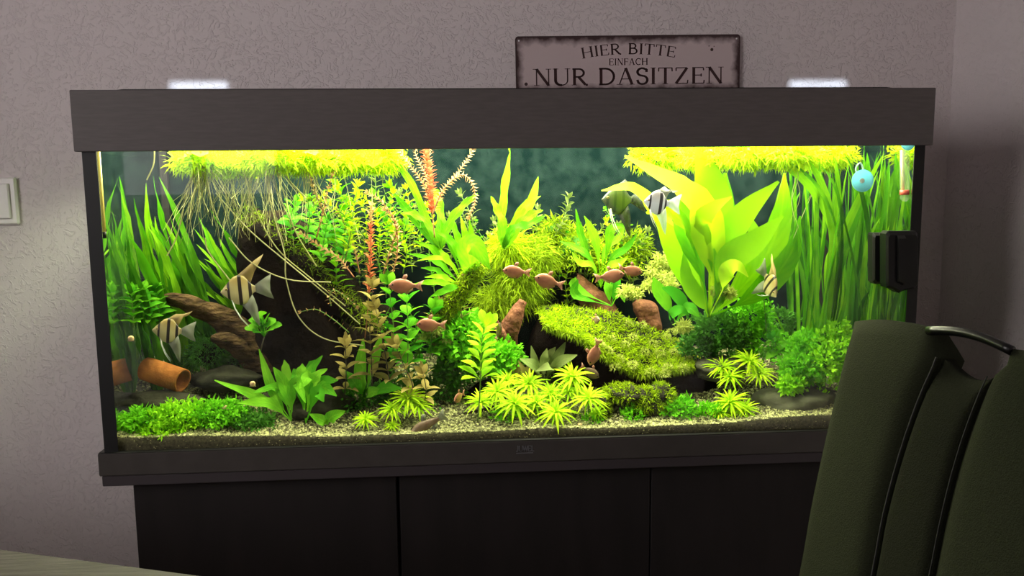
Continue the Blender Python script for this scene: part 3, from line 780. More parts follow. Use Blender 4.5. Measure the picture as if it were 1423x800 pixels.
T = wood('mossy_branch', 'slanted branch thickly coated in olive moss below a broad leaf',
     [[(668, 366, .13, 6), (655, 385, .13, 10), (635, 412, .14, 12), (612, 440, .15, 13), (596, 465, .16, 10)]], 'wood_log', loc=PI_(612, 455, .15))
mossy(T, along([(668, 366, .125), (635, 412, .135), (600, 458, .145)], 13, 3600, -1), .007, .0008, 'moss_olive', .5, .8)
mossy(T, along([(668, 366, .122), (635, 412, .132), (600, 458, .142)], 13, 1400, -1), .007, .0008, 'moss_yellow', .5, .8)
wood('red_root', 'reddish brown root with torn bark between leafy stem and mossy slab',
     [[(728, 418, .17, 5), (716, 440, .17, 10), (705, 470, .18, 14), (700, 510, .19, 17), (700, 560, .2, 18)], [(690, 445, .15, 3), (696, 462, .15, 7), (702, 480, .16, 8), (706, 500, .17, 6)]], 'wood_red', loc=GG(700, 550))
wood('bark_piece', 'short reddish bark piece behind the mossy slab top',
     [[(802, 380, .26, 4), (812, 400, .26, 12), (826, 420, .26, 20), (836, 445, .26, 24)]], 'wood_red', loc=P(820, 430, .26), bumpy=.012)
wood('bark_piece', 'knobbly reddish wood stub at the slab top beside the anubias',
     [[(884, 418, .24, 5), (893, 428, .24, 12), (902, 445, .24, 15), (908, 470, .24, 14)], [(906, 440, .23, 3), (913, 450, .23, 6), (914, 468, .23, 5)]], 'wood_red', loc=P(900, 460, .24), bumpy=.012)
wood('leaning_root', 'dark flat root lying on the gravel by the star plants',
     [[(604, 590, .06, 5), (640, 585, .08, 9), (690, 572, .10, 10), (720, 560, .12, 8)], [(640, 560, .14, 8), (668, 545, .15, 14), (690, 540, .16, 12)]], 'wood_dark', loc=GG(640, 585))
def stone(name, label, px, py, y, wx, hy, dz, mt, group=None, seed=1, amp=.35, cat='stone'):
    c = PI_(px, py, y); s = S(y); T = Thing(name, label, cat, (c.x, c.y, c.z-hy*s*.6), group)
    T.part('rock', ball(c, wx*s, dz, hy*s, 22, 14, amp, 14, seed), mt); return T, c, s
stone('flat_stone', 'flat olive stone half buried behind the left moss carpet', 225, 556, .10, 55, 13, .03, 'stone_dark', seed=4)
stone('flat_stone', 'rounded dark stone between moss carpet and driftwood log', 312, 526, .15, 46, 16, .035, 'stone_dark', seed=5)
stone('flat_stone', 'low dark stone under the broad-leaved crypts', 430, 565, .12, 60, 26, .05, 'stone_dark', seed=6)
stone('flat_stone', 'smooth grey green boulder under the right leafy bush', 1110, 560, .075, 62, 26, .04, 'stone_grey', seed=8)
stone('flat_stone', 'small grey stone between pale star plants and dark cave', 1000, 512, .13, 36, 18, .035, 'stone_grey', seed=9)
# moss-covered slab with a cave below
def slab_fn(out_px, y0, y1, zlift, n=10):
    """stone slab: front outline in pixels at y0, swept back to y1"""
    a = [P(x, z, y0) for x, z in out_px]; k = len(a); vs_, fs = [], []
    for j in range(n+1):
        f = j/n; sh = 1-.25*abs(2*f-1)**3
        cen = sum(a, V((0, 0, 0)))/k
        for p in a:
            q = cen+(p-cen)*sh; q = V((q.x, y0+(y1-y0)*f, q.z+zlift*f)); q += V((1, .3, 1))*.005*noise.noise(q*35); vs_.append(q)
    for j in range(n):
        for i in range(k): fs.append((j*k+i, j*k+(i+1) % k, (j+1)*k+(i+1) % k, (j+1)*k+i))
    fs += [tuple(range(k))[::-1], tuple(n*k+i for i in range(k))]
    return vs_, fs
top_e = [(744, 428), (775, 424), (815, 426), (850, 432), (880, 445), (915, 458), (945, 472), (975, 500)]
bot_e = [(960, 512), (920, 516), (895, 524), (870, 512), (840, 497), (815, 478), (785, 462), (758, 450)]
c0 = P(860, 590, .15)
T = Thing('mossy_slab', 'overhanging stone slab carpeted in yellow green moss', 'mossy stone', (c0.x, .17, gz(c0.x, .17)))
def slab_pt(f, g, lift=0):
    e1 = lerp_curve(top_e, f); e2 = lerp_curve(bot_e[::-1], f); bulge = .012*math.sin(PI*g)
    p = P(e1[0]+(e2[0]-e1[0])*g, e1[1]+(e2[1]-e1[1])*g, .225-.115*g**.8)
    return p + V((0, -.5, .8))*lift + V((.2, -.4, .7))*.007*noise.noise(p*32)
nf = 20; rows = [[slab_pt(i/nf, g/7) for i in range(nf+1)] for g in range(8)]
rows.append([V((p.x, .17, p.z-.004)) for p in rows[7]]); rows.append([V((p.x, .24, p.z+.004)) for p in rows[7]]); rows.append([V((p.x, .25, p.z-.004)) for p in rows[0]])
vs_ = [p for r_ in rows for p in r_]; m_ = nf+1; nr = len(rows)
fs = [(j*m_+i, ((j+1) % nr)*m_+i, ((j+1) % nr)*m_+i+1, j*m_+i+1) for j in range(nr) for i in range(nf)]
fs += [tuple(j*m_ for j in range(nr)), tuple(j*m_+nf for j in range(nr))[::-1]]
T.part('rock', (vs_, fs), 'stone_dark')
slope = [(slab_pt(R.random(), R.random()**.9), V((R.uniform(-.2, .2), -.6, .8))) for k in range(9000)]
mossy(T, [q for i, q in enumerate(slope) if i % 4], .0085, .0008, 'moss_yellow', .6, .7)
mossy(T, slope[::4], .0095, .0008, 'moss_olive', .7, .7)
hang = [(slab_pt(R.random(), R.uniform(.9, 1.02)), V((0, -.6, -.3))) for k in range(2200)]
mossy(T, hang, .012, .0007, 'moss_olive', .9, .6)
tu = []
for px, py in [(880, 470), (905, 478), (925, 470), (945, 478), (965, 492), (975, 503), (955, 500), (930, 512), (905, 518), (880, 508), (862, 500), (850, 472), (872, 452), (890, 452), (845, 488), (935, 462), (915, 492), (895, 490), (940, 490), (968, 508), (948, 512), (870, 480), (830, 478), (855, 510), (920, 520)]:
    gg = min(range(21), key=lambda q: min(abs(lerp_curve(top_e, f_/20)[1]+(lerp_curve(bot_e[::-1], f_/20)[1]-lerp_curve(top_e, f_/20)[1])*q/20-py)+abs(lerp_curve(top_e, f_/20)[0]+(lerp_curve(bot_e[::-1], f_/20)[0]-lerp_curve(top_e, f_/20)[0])*q/20-px) for f_ in range(21)))/20
    tu += on_ball(P(px+R.uniform(-3, 3), py, .222-.117*gg**.8), .007, .006, .006, 130, -.6)
mossy(T, tu, .005, .0007, 'moss_pale', .2, .5, name='pale_tufts')
T = Thing('mossy_arch', 'small moss-grown stone arch under the overhanging slab', 'mossy stone', GG(880, 588))
arch_out = [(838, 592), (840, 560), (850, 540), (880, 530), (915, 535), (932, 552), (928, 580), (915, 592)]
am = []
for px, py, y, rx, rz in ((898, 564, .075, 30, 27), (866, 546, .08, 26, 12), (918, 548, .08, 18, 15), (838, 566, .08, 8, 20)):
    c = P(px, py, y); k_ = S(y); T.part('rock', ball(c, rx*k_, .03, rz*k_, 18, 12, .35, 16, px), 'stone_dark')
    am += on_ball(c, rx*k_*.97, .03, rz*k_*.97, int(rx*rz*2.2), -.55, 0, .3, px)
mossy(T, am, .008, .0008, 'moss_olive', .6, .8)
mossy(T, am[::2], .008, .0009, 'moss_yellow', .5, .8)
wood('cave_shade_log', 'black log shape standing in for shade in the cave under the slab', [[(740, 470, .20, 30), (800, 490, .20, 44), (880, 520, .19, 48), (940, 532, .17, 40), (985, 540, .17, 30)]], 'wood_dark', loc=GG(860, 560))  # blackened log put here so the cave looks shaded

# terracotta tube
def clay(label, a, b, rpx, y0, y1):
    p, q = PI_(*a, y0), PI_(*b, y1); r_ = rpx*S(y0); ax = (q-p).normalized(); L = (q-p).length
    T = Thing('clay_tube', label, 'clay tube', (p.x, p.y, p.z-r_))
    T.part('tube', lathe([(r_*.82, 0), (r_, 0), (r_*1.02, L*.5), (r_, L), (r_*.82, L), (r_*.82, 0)], p, ax, 20), 'terracotta')
clay('orange terracotta tube lying below the striped angelfish', (203, 512), (254, 529), 16, .16, .105)
clay('small brown terracotta tube end beside the right leafy bush', (1095, 484), (1120, 488), 10, .14, .18)

# ------------------------------------------------------------------ plants: leaf clumps and moss
def clump(name, label, cat, balls, mt, L, W, kind='leaflet', core=None, group=None, jit=.6, droop=.3, base=None):
    """bushy clump; balls are (px, py, depth, rx px, rz px, count)"""
    b0 = balls[0]; T = Thing(name, label, cat, base or PI_(b0[0], b0[1]+b0[4], b0[2]), group)
    for k, (px, py, y, rx, rz, n) in enumerate(balls):
        c = PI_(px, py, y); s = S(y); ry = min(.05, (rx+rz)/2*s)
        pts = on_ball(c, rx*s, ry, rz*s, n, -.8, .55, .4, k*3.7)
        T.part('foliage', leaflets(pts, L, W, jit) if kind == 'leaflet' else fronds(pts, L, W, droop, jit), mt if isinstance(mt, str) else mt[k % len(mt)], False, kind='stuff')
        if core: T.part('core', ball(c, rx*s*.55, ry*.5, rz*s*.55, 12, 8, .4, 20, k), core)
    return T
clump('moss_carpet', 'bright curly moss carpet in front of the left stones', 'moss',
      [(200, 585, .055, 34, 20, 1500), (250, 578, .06, 45, 22, 2000), (305, 576, .06, 42, 22, 1800), (350, 588, .055, 34, 18, 1100), (225, 597, .04, 40, 12, 900), (385, 600, .05, 30, 9, 500)],
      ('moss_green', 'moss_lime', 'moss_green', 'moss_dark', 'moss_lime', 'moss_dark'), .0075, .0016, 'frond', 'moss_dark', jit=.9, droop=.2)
clump('leafy_bush', 'bright green small-leaved bush partly behind the chair', 'aquatic plant',
      [(1145, 500, .09, 42, 42, 1700), (1110, 512, .08, 32, 28, 1000), (1165, 470, .10, 25, 26, 800), (1120, 480, .10, 25, 22, 700), (1100, 535, .06, 18, 14, 350)],
      ('moss_lime', 'moss_green', 'moss_lime', 'moss_green', 'moss_lime'), .0085, .0030, base=GG(1140, 555))
clump('dark_bush', 'dense dark green small-leaved bush below the sword plant', 'aquatic plant',
      [(1000, 460, .16, 45, 30, 1600), (1045, 440, .15, 28, 30, 1000), (970, 480, .15, 25, 18, 600), (1010, 490, .15, 40, 20, 800), (1065, 478, .14, 32, 26, 900), (1085, 450, .19, 25, 25, 500)], ('moss_dark', 'moss_green', 'moss_dark'), .008, .0028, base=GG(1005, 500))
clump('clover_bush', 'fresh green round-leaved bush behind the leafy stem', 'aquatic plant',
      [(640, 470, .15, 38, 40, 1100), (690, 495, .14, 34, 24, 700), (632, 515, .14, 26, 20, 500)], ('moss_green', 'moss_green', 'moss_dark'), .011, .0046, base=GG(645, 530))
clump('hanging_moss', 'shaggy olive moss curtain behind the rosy fish', 'moss',
      [(720, 395, .24, 40, 50, 3000), (705, 345, .23, 28, 28, 1400), (745, 360, .25, 30, 35, 1500), (690, 420, .22, 34, 24, 1200)],
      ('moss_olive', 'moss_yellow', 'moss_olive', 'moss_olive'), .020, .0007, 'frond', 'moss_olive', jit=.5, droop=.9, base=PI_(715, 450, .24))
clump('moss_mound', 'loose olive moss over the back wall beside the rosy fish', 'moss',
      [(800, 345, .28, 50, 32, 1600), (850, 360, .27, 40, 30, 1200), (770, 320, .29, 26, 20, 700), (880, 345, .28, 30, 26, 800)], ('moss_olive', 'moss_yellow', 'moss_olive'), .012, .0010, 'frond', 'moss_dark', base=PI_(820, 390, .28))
clump('floor_sprigs', 'low bright green sprigs on the gravel under the slab', 'aquatic plant',
      [(705, 575, .06, 20, 14, 200), (880, 580, .05, 18, 16, 260), (940, 568, .06, 32, 18, 600), (985, 575, .055, 26, 16, 420), (1030, 590, .045, 30, 14, 420), (825, 585, .05, 16, 12, 160)], 'moss_green', .009, .0022, jit=.8, base=GG(940, 585))
clump('dark_moss', 'dark stringy moss between driftwood log and terracotta tube', 'moss', [(290, 492, .19, 34, 26, 1200), (255, 490, .22, 30, 20, 700), (330, 505, .19, 25, 18, 500)], 'moss_dark', .013, .0006, 'frond', 'wood_dark', jit=.8, droop=.6, base=GG(290, 515))  # dark moss, spread here also to darken the shaded gravel behind
clump('dark_moss', 'dark leafy undergrowth on the gravel behind the bronze stems', 'moss', [(500, 555, .13, 40, 22, 700), (560, 545, .13, 36, 24, 700), (610, 545, .14, 36, 26, 700), (690, 540, .17, 40, 26, 600)], 'moss_dark', .010, .0026, base=GG(560, 570))
TU = ('in the stack left of the sword plant', 'on the branch between tetras and slab', 'on the slab rim below the anubias', 'under the yellow sword leaf', 'at the foot of the mossy branch')
for k, (px, py, y, r_, z_) in enumerate([(910, 378, .19, 15, 0), (918, 362, .19, 14, 0), (935, 370, .19, 11, 0), (903, 396, .18, 11, 0), (925, 385, .17, 12, 0), (931, 398, .16, 12, 0), (870, 405, .17, 12, 1), (884, 408, .17, 10, 1), (950, 455, .12, 12, 2), (1000, 402, .12, 14, 3), (1013, 408, .12, 10, 3), (606, 458, .12, 11, 4), (590, 470, .13, 9, 4), (622, 470, .12, 8, 4)]):
    clump('moss_tuft', 'pale yellow cauliflower-like moss tuft '+TU[z_], 'moss tuft', [(px, py, y, r_, r_*.8, 240)], 'moss_pale', .0065, .0011, 'frond', 'moss_pale', 'moss tufts '+TU[z_], .6, .2)

# ------------------------------------------------------------------ plants: ribbon leaves
def ribbon_plant(label, base, tips, wpx, mt, group, wave=.35, lean=.03, cat='aquatic plant', name='ribbon_plant'):
    """leaves rise from one base; tips are (px, py, depth[, px bend])"""
    T = Thing(name, label, cat, base, group)
    for k, t in enumerate(tips):
        tip = PI_(*t[:3]); bend = (t[3] if len(t) > 3 else R.uniform(-14, 14))*S(t[2])
        h = tip.z-base.z; top = V((base.x+(tip.x-base.x)*.55, base.y+(tip.y-base.y)*.6, base.z+h*.75)) + V((bend, 0, abs(bend)*.8))
        b = base+V((R.uniform(-.008, .008), R.uniform(-.006, .006), -.002))
        path = bez(b, b+V((R.uniform(-.018, .018)+bend*.4, R.uniform(-.012, .012), h*.4)), top+V((R.uniform(-.014, .014), R.uniform(-.02, .01), 0)), tip, 13)
        nrm = V((R.uniform(-1.3, 1.3), -1, R.uniform(-.1, .6)))
        T.part('leaf', blade(path, wpx*S(t[2])*R.uniform(.75, 1.15), 'ribbon', nrm, .25, wave, 1.7, R.random()*6), mt)
    return T
LG = 'wavy ribbon plants along the left pane'
lb = 'wavy green ribbon-leaved plant in the thicket by the left pane'
for k, (bx, y, tips) in enumerate([
    (-.555, .20, [(203, 254, .16, -22), (215, 300, .18), (200, 320, .15), (222, 345, .18), (208, 365, .16), (190, 300, .12), (196, 345, .13), (212, 385, .16), (186, 275, .11, -8)]),
    (-.54, .25, [(213, 244, .18, -4), (232, 318, .22), (222, 300, .20), (240, 340, .22), (228, 365, .2), (206, 285, .17, -10), (218, 330, .18)]),
    (-.50, .23, [(221, 246, .19, -2), (252, 318, .22), (262, 345, .22), (246, 372, .21), (270, 380, .2, 10), (236, 300, .21), (258, 395, .19)]),
    (-.45, .26, [(285, 315, .24, 6), (276, 300, .25), (300, 340, .24, 10), (262, 345, .24), (288, 372, .23, 12), (306, 368, .22, 14), (312, 390, .2, 12)]),
    (-.42, .28, [(292, 290, .28), (305, 330, .27), (318, 352, .26, 12), (280, 330, .28), (270, 318, .28)]),
    (-.57, .15, [(178, 330, .09), (186, 360, .1), (172, 300, .08, -10), (192, 390, .11), (196, 410, .12, 8)])]):
    b = V((bx, y, gz(bx, y)))
    tips = tips + [(t[0]+R.uniform(-14, 14), min(430, t[1]+R.uniform(20, 80)), t[2]) for t in tips]
    ribbon_plant(lb, b, tips, 4.4, 'leaf_ribbon' if k % 3 != 2 else 'leaf_ribbon_dark', LG, .7)
RG = 'tall ribbon plants in the right corner'
rb = 'tall narrow ribbon-leaved plant in the thicket by the right pane'
for k in range(10):
    px = 1104+k*13; y = (.22, .14, .26, .10, .18)[k % 5]; b = PI_(px, 468+R.uniform(-8, 12), y); b.z = gz(b.x, b.y)
    tips = []
    for j in range(8):
        tp_ = px+R.gauss(6, 24); tips.append((min(1236, tp_), R.choice([R.uniform(206, 225), R.uniform(206, 240), R.uniform(225, 330), R.uniform(300, 410)]), max(.03, y+R.uniform(-.05, .05)), R.gauss(0, 16)))
    ribbon_plant(rb, b, tips, 3.2, 'leaf_ribbon' if k % 2 else 'leaf_ribbon_dark', RG, .12)
T = ribbon_plant('tall ribbon plant whose long leaves bend over under the water surface', PI_(1150, 470, .12), [(1040, 214, .10, 60), (1095, 225, .08, 40), (1110, 212, .10, 30), (1228, 214, .10, 4), (1205, 212, .12, 20), (1160, 216, .1, 10), (1140, 230, .07, 30), (1180, 225, .08, -16)], 6.5, 'leaf_ribbon', None, .08)

# ------------------------------------------------------------------ plants: swords and crypts traced leaf by leaf
T = Thing('sword_plant', 'large sword plant with broad glowing yellow green leaves', 'aquatic plant', GG(985, 480))
B1 = (985, 440, .15)
for pts, wpx, mt, nr in [
    ([B1, (968, 400, .13), (938, 345, .11), (910, 300, .09)], 24, 'leaf_sword', (.2, -1, .3)),
    ([B1, (975, 380, .12), (955, 330, .10), (945, 290, .09), (952, 262, .09)], 20, 'leaf_sword', (.3, -1, .4)),
    ([B1, (990, 370, .11), (975, 300, .09), (945, 262, .08), (868, 217, .07)], 33, 'leaf_yellow', (-.2, -.7, 1)),
    ([B1, (992, 360, .13), (990, 300, .13), (985, 255, .13), (968, 205, .13)], 30, 'leaf_sword', (0, -1, .1)),
    ([B1, (995, 380, .12), (1000, 345, .11), (1035, 295, .10), (1082, 252, .09)], 21, 'leaf_sword', (.3, -1, .7)),
    ([B1, (1000, 390, .10), (1015, 360, .08), (1050, 335, .07), (1088, 300, .06)], 21, 'leaf_sword', (.3, -1, .7)),
    ([B1, (998, 350, .17), (1000, 290, .18), (1008, 240, .19)], 24, 'leaf_sword', (0, -1, .2)),
    ([B1, (960, 330, .10), (940, 300, .07), (925, 292, .06), (898, 296, .05)], 20, 'leaf_yellow', (0, -1, .8)),
    ([B1, (985, 340, .10), (975, 310, .08), (990, 290, .07), (1017, 273, .06)], 14, 'leaf_yellow', (0, -1, .8)),
    ([B1, (955, 370, .16), (915, 300, .17), (880, 262, .17), (836, 265, .17)], 17, 'leaf_lime', (0, -.6, 1)),
    ([B1, (1010, 420, .16), (1042, 372, .17), (1048, 330, .17), (1040, 298, .17)], 15, 'leaf_lime', (0, -1, .2)),
    ([B1, (1020, 410, .14), (1062, 360, .14), (1085, 300, .15), (1090, 240, .16)], 22, 'leaf_sword', (.2, -1, .1)),
    ([B1, (975, 420, .11), (955, 390, .10), (950, 350, .11)], 13, 'leaf_ribbon', (.3, -1, .2)),
    ([B1, (1000, 420, .12), (1000, 385, .1), (992, 345, .1)], 12, 'leaf_ribbon', (.3, -1, .2)),
    ([B1, (1030, 420, .12), (1070, 390, .12), (1100, 350, .13), (1112, 300, .13)], 18, 'leaf_sword', (.2, -1, .2)),
    ([B1, (1005, 400, .07), (1010, 378, .06), (1025, 370, .05), (1040, 385, .05)], 13, 'leaf_lime', (.2, -1, .8)),
    ]:
    leaf_px(T, pts, wpx, 'sword', mt, nr, .15, .05, 5)
T = Thing('broad_leaf_plant', 'low anubias with rounded dark leaves right of the slab', 'aquatic plant', PI_(935, 455, .16))
for pts, wpx in [([(940, 450, .16), (928, 425, .15), (915, 405, .14), (908, 385, .14)], 13), ([(940, 450, .16), (950, 425, .14), (935, 408, .13), (920, 400, .12)], 12), ([(936, 452, .15), (955, 428, .13), (972, 440, .12)], 10), ([(936, 452, .15), (930, 440, .12), (945, 430, .11), (958, 438, .11)], 8)]:
    leaf_px(T, pts, wpx, 'sword', 'leaf_mid', (0, -1, .8))
T = Thing('anubias', 'small glossy anubias rosette on the dark root stump', 'aquatic plant', PI_(367, 470, .14))
for tx, ty in [(340, 455), (345, 445), (352, 436), (362, 432), (374, 437), (383, 443), (392, 452), (380, 458), (352, 462), (366, 448), (358, 440)]:
    leaf_px(T, [(367, 468, .14), ((367*.55+tx*.45), (468*.4+ty*.6)-4, .12), (tx, ty, .10+R.uniform(0, .04))], 7.5, 'spoon', 'leaf_mid', (0, -.8, 1))
T.part('root', tube([PI_(367, 468, .14), PI_(364, 480, .14), PI_(361, 492, .14)], .0011, 5), 'stem_dark')
CG = 'broad-leaved crypts by the driftwood'
def crypt(label, base, leaves, mt, wpx, group=None, wave=.25, kind='sword'):
    T = Thing('crypt_plant', label, 'aquatic plant', base, group)
    bp = None
    for q in leaves:
        path = spline([base, PI_(*q[0]), PI_(*q[1])] if len(q) == 2 else [base]+[PI_(*a) for a in q], 5)
        T.part('leaf', blade(path, wpx*S(.1)*R.uniform(.85, 1.15), kind, V((R.uniform(-.5, .5), -1, .7)), .25, wave, 1.6, R.random()*6), mt)
    return T
crypt('bright crypt with drooping long leaves beside the moss carpet', GG(405, 585), [((380, 545, .09), (360, 485, .10)), ((365, 555, .08), (298, 528, .07)), ((395, 535, .08), (380, 510, .08)), ((410, 530, .07), (425, 560, .05)), ((388, 540, .09), (352, 545, .07)), ((400, 525, .10), (395, 500, .11)), ((375, 560, .07), (330, 560, .06)), ((405, 545, .07), (412, 520, .07))], 'leaf_fresh', 8, wave=.4)
crypt('bushy crypt with bright green crinkled leaves under the root stump', GG(425, 588), [((425, 530, .09), (448, 494, .10)), ((420, 525, .09), (420, 505, .10)), ((440, 535, .08), (470, 528, .07)), ((445, 540, .07), (468, 550, .06)), ((430, 525, .08), (416, 540, .06)), ((430, 520, .10), (438, 500, .10)), ((440, 545, .06), (450, 558, .05)), ((415, 530, .09), (408, 512, .1)), ((436, 530, .08), (455, 512, .08))], 'leaf_fresh', 8.5, wave=.4)
crypt('young crypt with one folded leaf on the gravel', GG(455, 590), [((460, 580, .05), (480, 571, .045)), ((450, 585, .05), (430, 575, .05))], 'leaf_fresh', 8)
crypt('green crypt behind the bronze stems', GG(505, 560), [((503, 530, .10), (500, 505, .10)), ((515, 545, .09), (535, 545, .08)), ((500, 520, .12), (505, 470, .12)), ((530, 540, .08), (558, 540, .07)), ((495, 535, .09), (480, 515, .1)), ((520, 500, .12), (530, 465, .13))], 'leaf_fresh', 8, wave=.3)
crypt('olive crypt with narrow leaves in front of the slab cave', GG(755, 535), [((745, 510, .12), (738, 480, .12)), ((755, 505, .11), (760, 484, .11)), ((770, 505, .11), (786, 475, .12)), ((775, 505, .10), (802, 493, .1)), ((745, 510, .09), (722, 498, .1)), ((765, 510, .09), (745, 515, .08)), ((760, 500, .12), (772, 482, .12))], 'leaf_olive', 7.5, wave=.05)
crypt('brown dying crypt leaves behind the star plants', GG(715, 545), [((718, 515, .13), (705, 495, .13)), ((725, 520, .12), (740, 510, .12)), ((730, 525, .11), (720, 500, .11))], 'leaf_bronze', 6, wave=.1)
crypt('tall crypt with a ruffled leaf reaching the surface', PI_(700, 345, .19), [((697, 310, .19), (702, 260, .19), (709, 210, .19)), ((715, 310, .18), (730, 285, .17), (752, 272, .17)), ((720, 315, .17), (738, 300, .17), (755, 292, .16)), ((715, 320, .20), (738, 280, .21), (748, 245, .22)), ((700, 315, .18), (690, 290, .18), (682, 272, .18)), ((712, 318, .16), (735, 312, .15), (760, 298, .15))], 'leaf_ribbon', 6.5, wave=.6, kind='ribbon')
crypt('long ruffled crypt leaning towards the floating plants', PI_(612, 345, .17), [((595, 310, .17), (572, 255, .17), (540, 214, .17)), ((590, 320, .18), (565, 290, .18), (548, 270, .18)), ((612, 300, .19), (605, 270, .2), (601, 262, .2)), ((622, 315, .17), (640, 290, .17), (664, 268, .17)), ((600, 318, .16), (580, 300, .15), (556, 295, .15))], 'leaf_ribbon', 6, wave=.6, kind='ribbon')
T = crypt('fern-like plant with fan of long bright leaves behind the mossy branch', PI_(648, 405, .17), [((620, 375, .16), (600, 360, .15), (566, 352, .15)), ((615, 365, .17), (600, 345, .16), (575, 335, .16)), ((630, 350, .18), (620, 325, .18), (612, 305, .18)), ((640, 345, .18), (632, 320, .18), (628, 300, .19)), ((620, 385, .15), (605, 375, .14), (585, 372, .14)), ((625, 395, .14), (600, 392, .13), (572, 395, .13)), ((648, 345, .19), (645, 320, .19), (640, 300, .2)), ((625, 365, .17), (612, 350, .17), (590, 342, .17)), ((630, 370, .15), (610, 358, .14), (580, 362, .13)), ((636, 352, .16), (624, 332, .16), (606, 322, .16)), ((628, 390, .13), (610, 384, .12), (590, 385, .12)), ((634, 398, .12), (615, 405, .11), (598, 412, .11)), ((655, 350, .19), (655, 325, .19), (652, 305, .19))], 'leaf_sword', 5.2, wave=.4)
leaf_px(T, [(652, 400, .15), (655, 375, .12), (650, 345, .10), (658, 340, .09), (670, 355, .09), (681, 374, .09)], 16, 'lance', 'leaf_ribbon', (0, -1, .3), .03)
crypt('narrow-leaved olive plant tangle above the slab', PI_(835, 400, .22), [((815, 350, .21), (805, 320, .21), (800, 290, .2)), ((830, 345, .2), (822, 320, .2), (812, 300, .2)), ((840, 350, .22), (860, 330, .22), (868, 312, .22)), ((850, 360, .2), (870, 345, .2), (885, 325, .2)), ((820, 360, .2), (800, 345, .2), (778, 335, .2)), ((845, 340, .2), (850, 318, .2), (880, 312, .2)), ((825, 370, .19), (805, 365, .18), (795, 350, .18)), ((845, 372, .18), (860, 365, .17), (872, 358, .17))], 'leaf_ribbon', 6.5, wave=.2)
crypt('thin green crypt standing behind the slab', PI_(850, 425, .22), [((855, 400, .2), (860, 380, .2)), ((845, 405, .2), (846, 380, .21)), ((800, 400, .24), (800, 385, .24)), ((862, 405, .19), (868, 420, .18)), ((800, 410, .23), (803, 388, .23))], 'leaf_mid', 7)

# ------------------------------------------------------------------ plants: stems with paired leaves
def stem_plant(label, path_px, lm, mt_stem='stem_green', step=.011, n_around=2, size=(.7, 1.0), rise=.5, group=None, tip=None, top_from=.8, name='stem_plant', start=.05, rad=.0011, base=None, taper=.3):
    path = spline([PI_(*p) for p in path_px], 8); b = base or path[0].copy()
    T = Thing(name, label, 'aquatic plant', b, group)
    T.part('stem', tube(path, [rad*(1-.5*i/len(path)) for i in range(len(path))], 5), mt_stem)
    L = 0; nxt = 0; tot = sum((b_-a_).length for a_, b_ in zip(path, path[1:])); nxt = tot*start; rot = R.random()*6
    for a_, b_ in zip(path, path[1:]):
        seg = (b_-a_).length; t = (b_-a_).normalized()
        while nxt <= L+seg:
            p = a_.lerp(b_, (nxt-L)/seg); s, u = frame_of(t); rot += PI/2; f = nxt/tot
            for k in range(n_around):
                a = rot+2*PI*k/n_around+R.uniform(-.3, .3); d = (s*math.cos(a)+u*math.sin(a)) + t*(rise+.5*f*f+R.uniform(-.2, .2))
                me = tip if (tip and f > top_from) else lm
                T.inst('leaf', me, aim(p, d, t, R.uniform(*size)*(1-taper*f)))
            nxt += step
        L += seg
    s, u = frame_of(t)
    for k in range(3):
        a = k*2.1; T.inst('leaf', tip or lm, aim(path[-1], t*1.6+s*math.cos(a)+u*math.sin(a), s, size[0]*.8))
    return T
LM = {}
LM['red'] = leaf_mesh('red_leaf', .016, .0034, 'lance', 'leaf_red', .3)
LM['pink'] = leaf_mesh('pink_leaf', .017, .0034, 'lance', 'leaf_pink', .3)
LM['bronze'] = leaf_mesh('bronze_leaf', .032, .0066, 'lance', 'leaf_bronze', .3)
LM['lime'] = leaf_mesh('lime_leaf', .036, .0082, 'spoon', 'leaf_lime', .25)
LM['mid'] = leaf_mesh('green_leaf', .030, .0085, 'lance', 'leaf_mid', .25)
LM['sword'] = leaf_mesh('long_leaf', .040, .0075, 'lance', 'leaf_sword', .3)
LM['yellow'] = leaf_mesh('yellow_leaf', .026, .0045, 'lance', 'leaf_yellow', .3)
LM['olive'] = leaf_mesh('olive_leaf', .026, .0052, 'lance', 'leaf_olive', .3)
LM['small'] = leaf_mesh('small_leaf', .013, .0038, 'lance', 'leaf_mid', .25)
LM['star'] = leaf_mesh('star_leaf', .027, .0024, 'needle', 'leaf_star', .4, 5, .15)
stem_plant('orange red feathery stem tip standing upright beside pale curled shoots', [(507, 470, .14), (511, 430, .13), (514, 380, .12), (515, 330, .11), (516, 286, .10)], LM['red'], 'stem_red', .0042, 3, (.6, .9), .7, tip=LM['pink'], top_from=.86, start=.35, taper=.1)
stem_plant('thick salmon red stem tip touching the water surface', [(604, 330, .13), (600, 290, .13), (598, 250, .13), (592, 208, .13)], LM['red'], 'stem_red', .0036, 4, (.75, 1.05), .7, tip=LM['pink'], top_from=.97, start=.28, taper=.0)
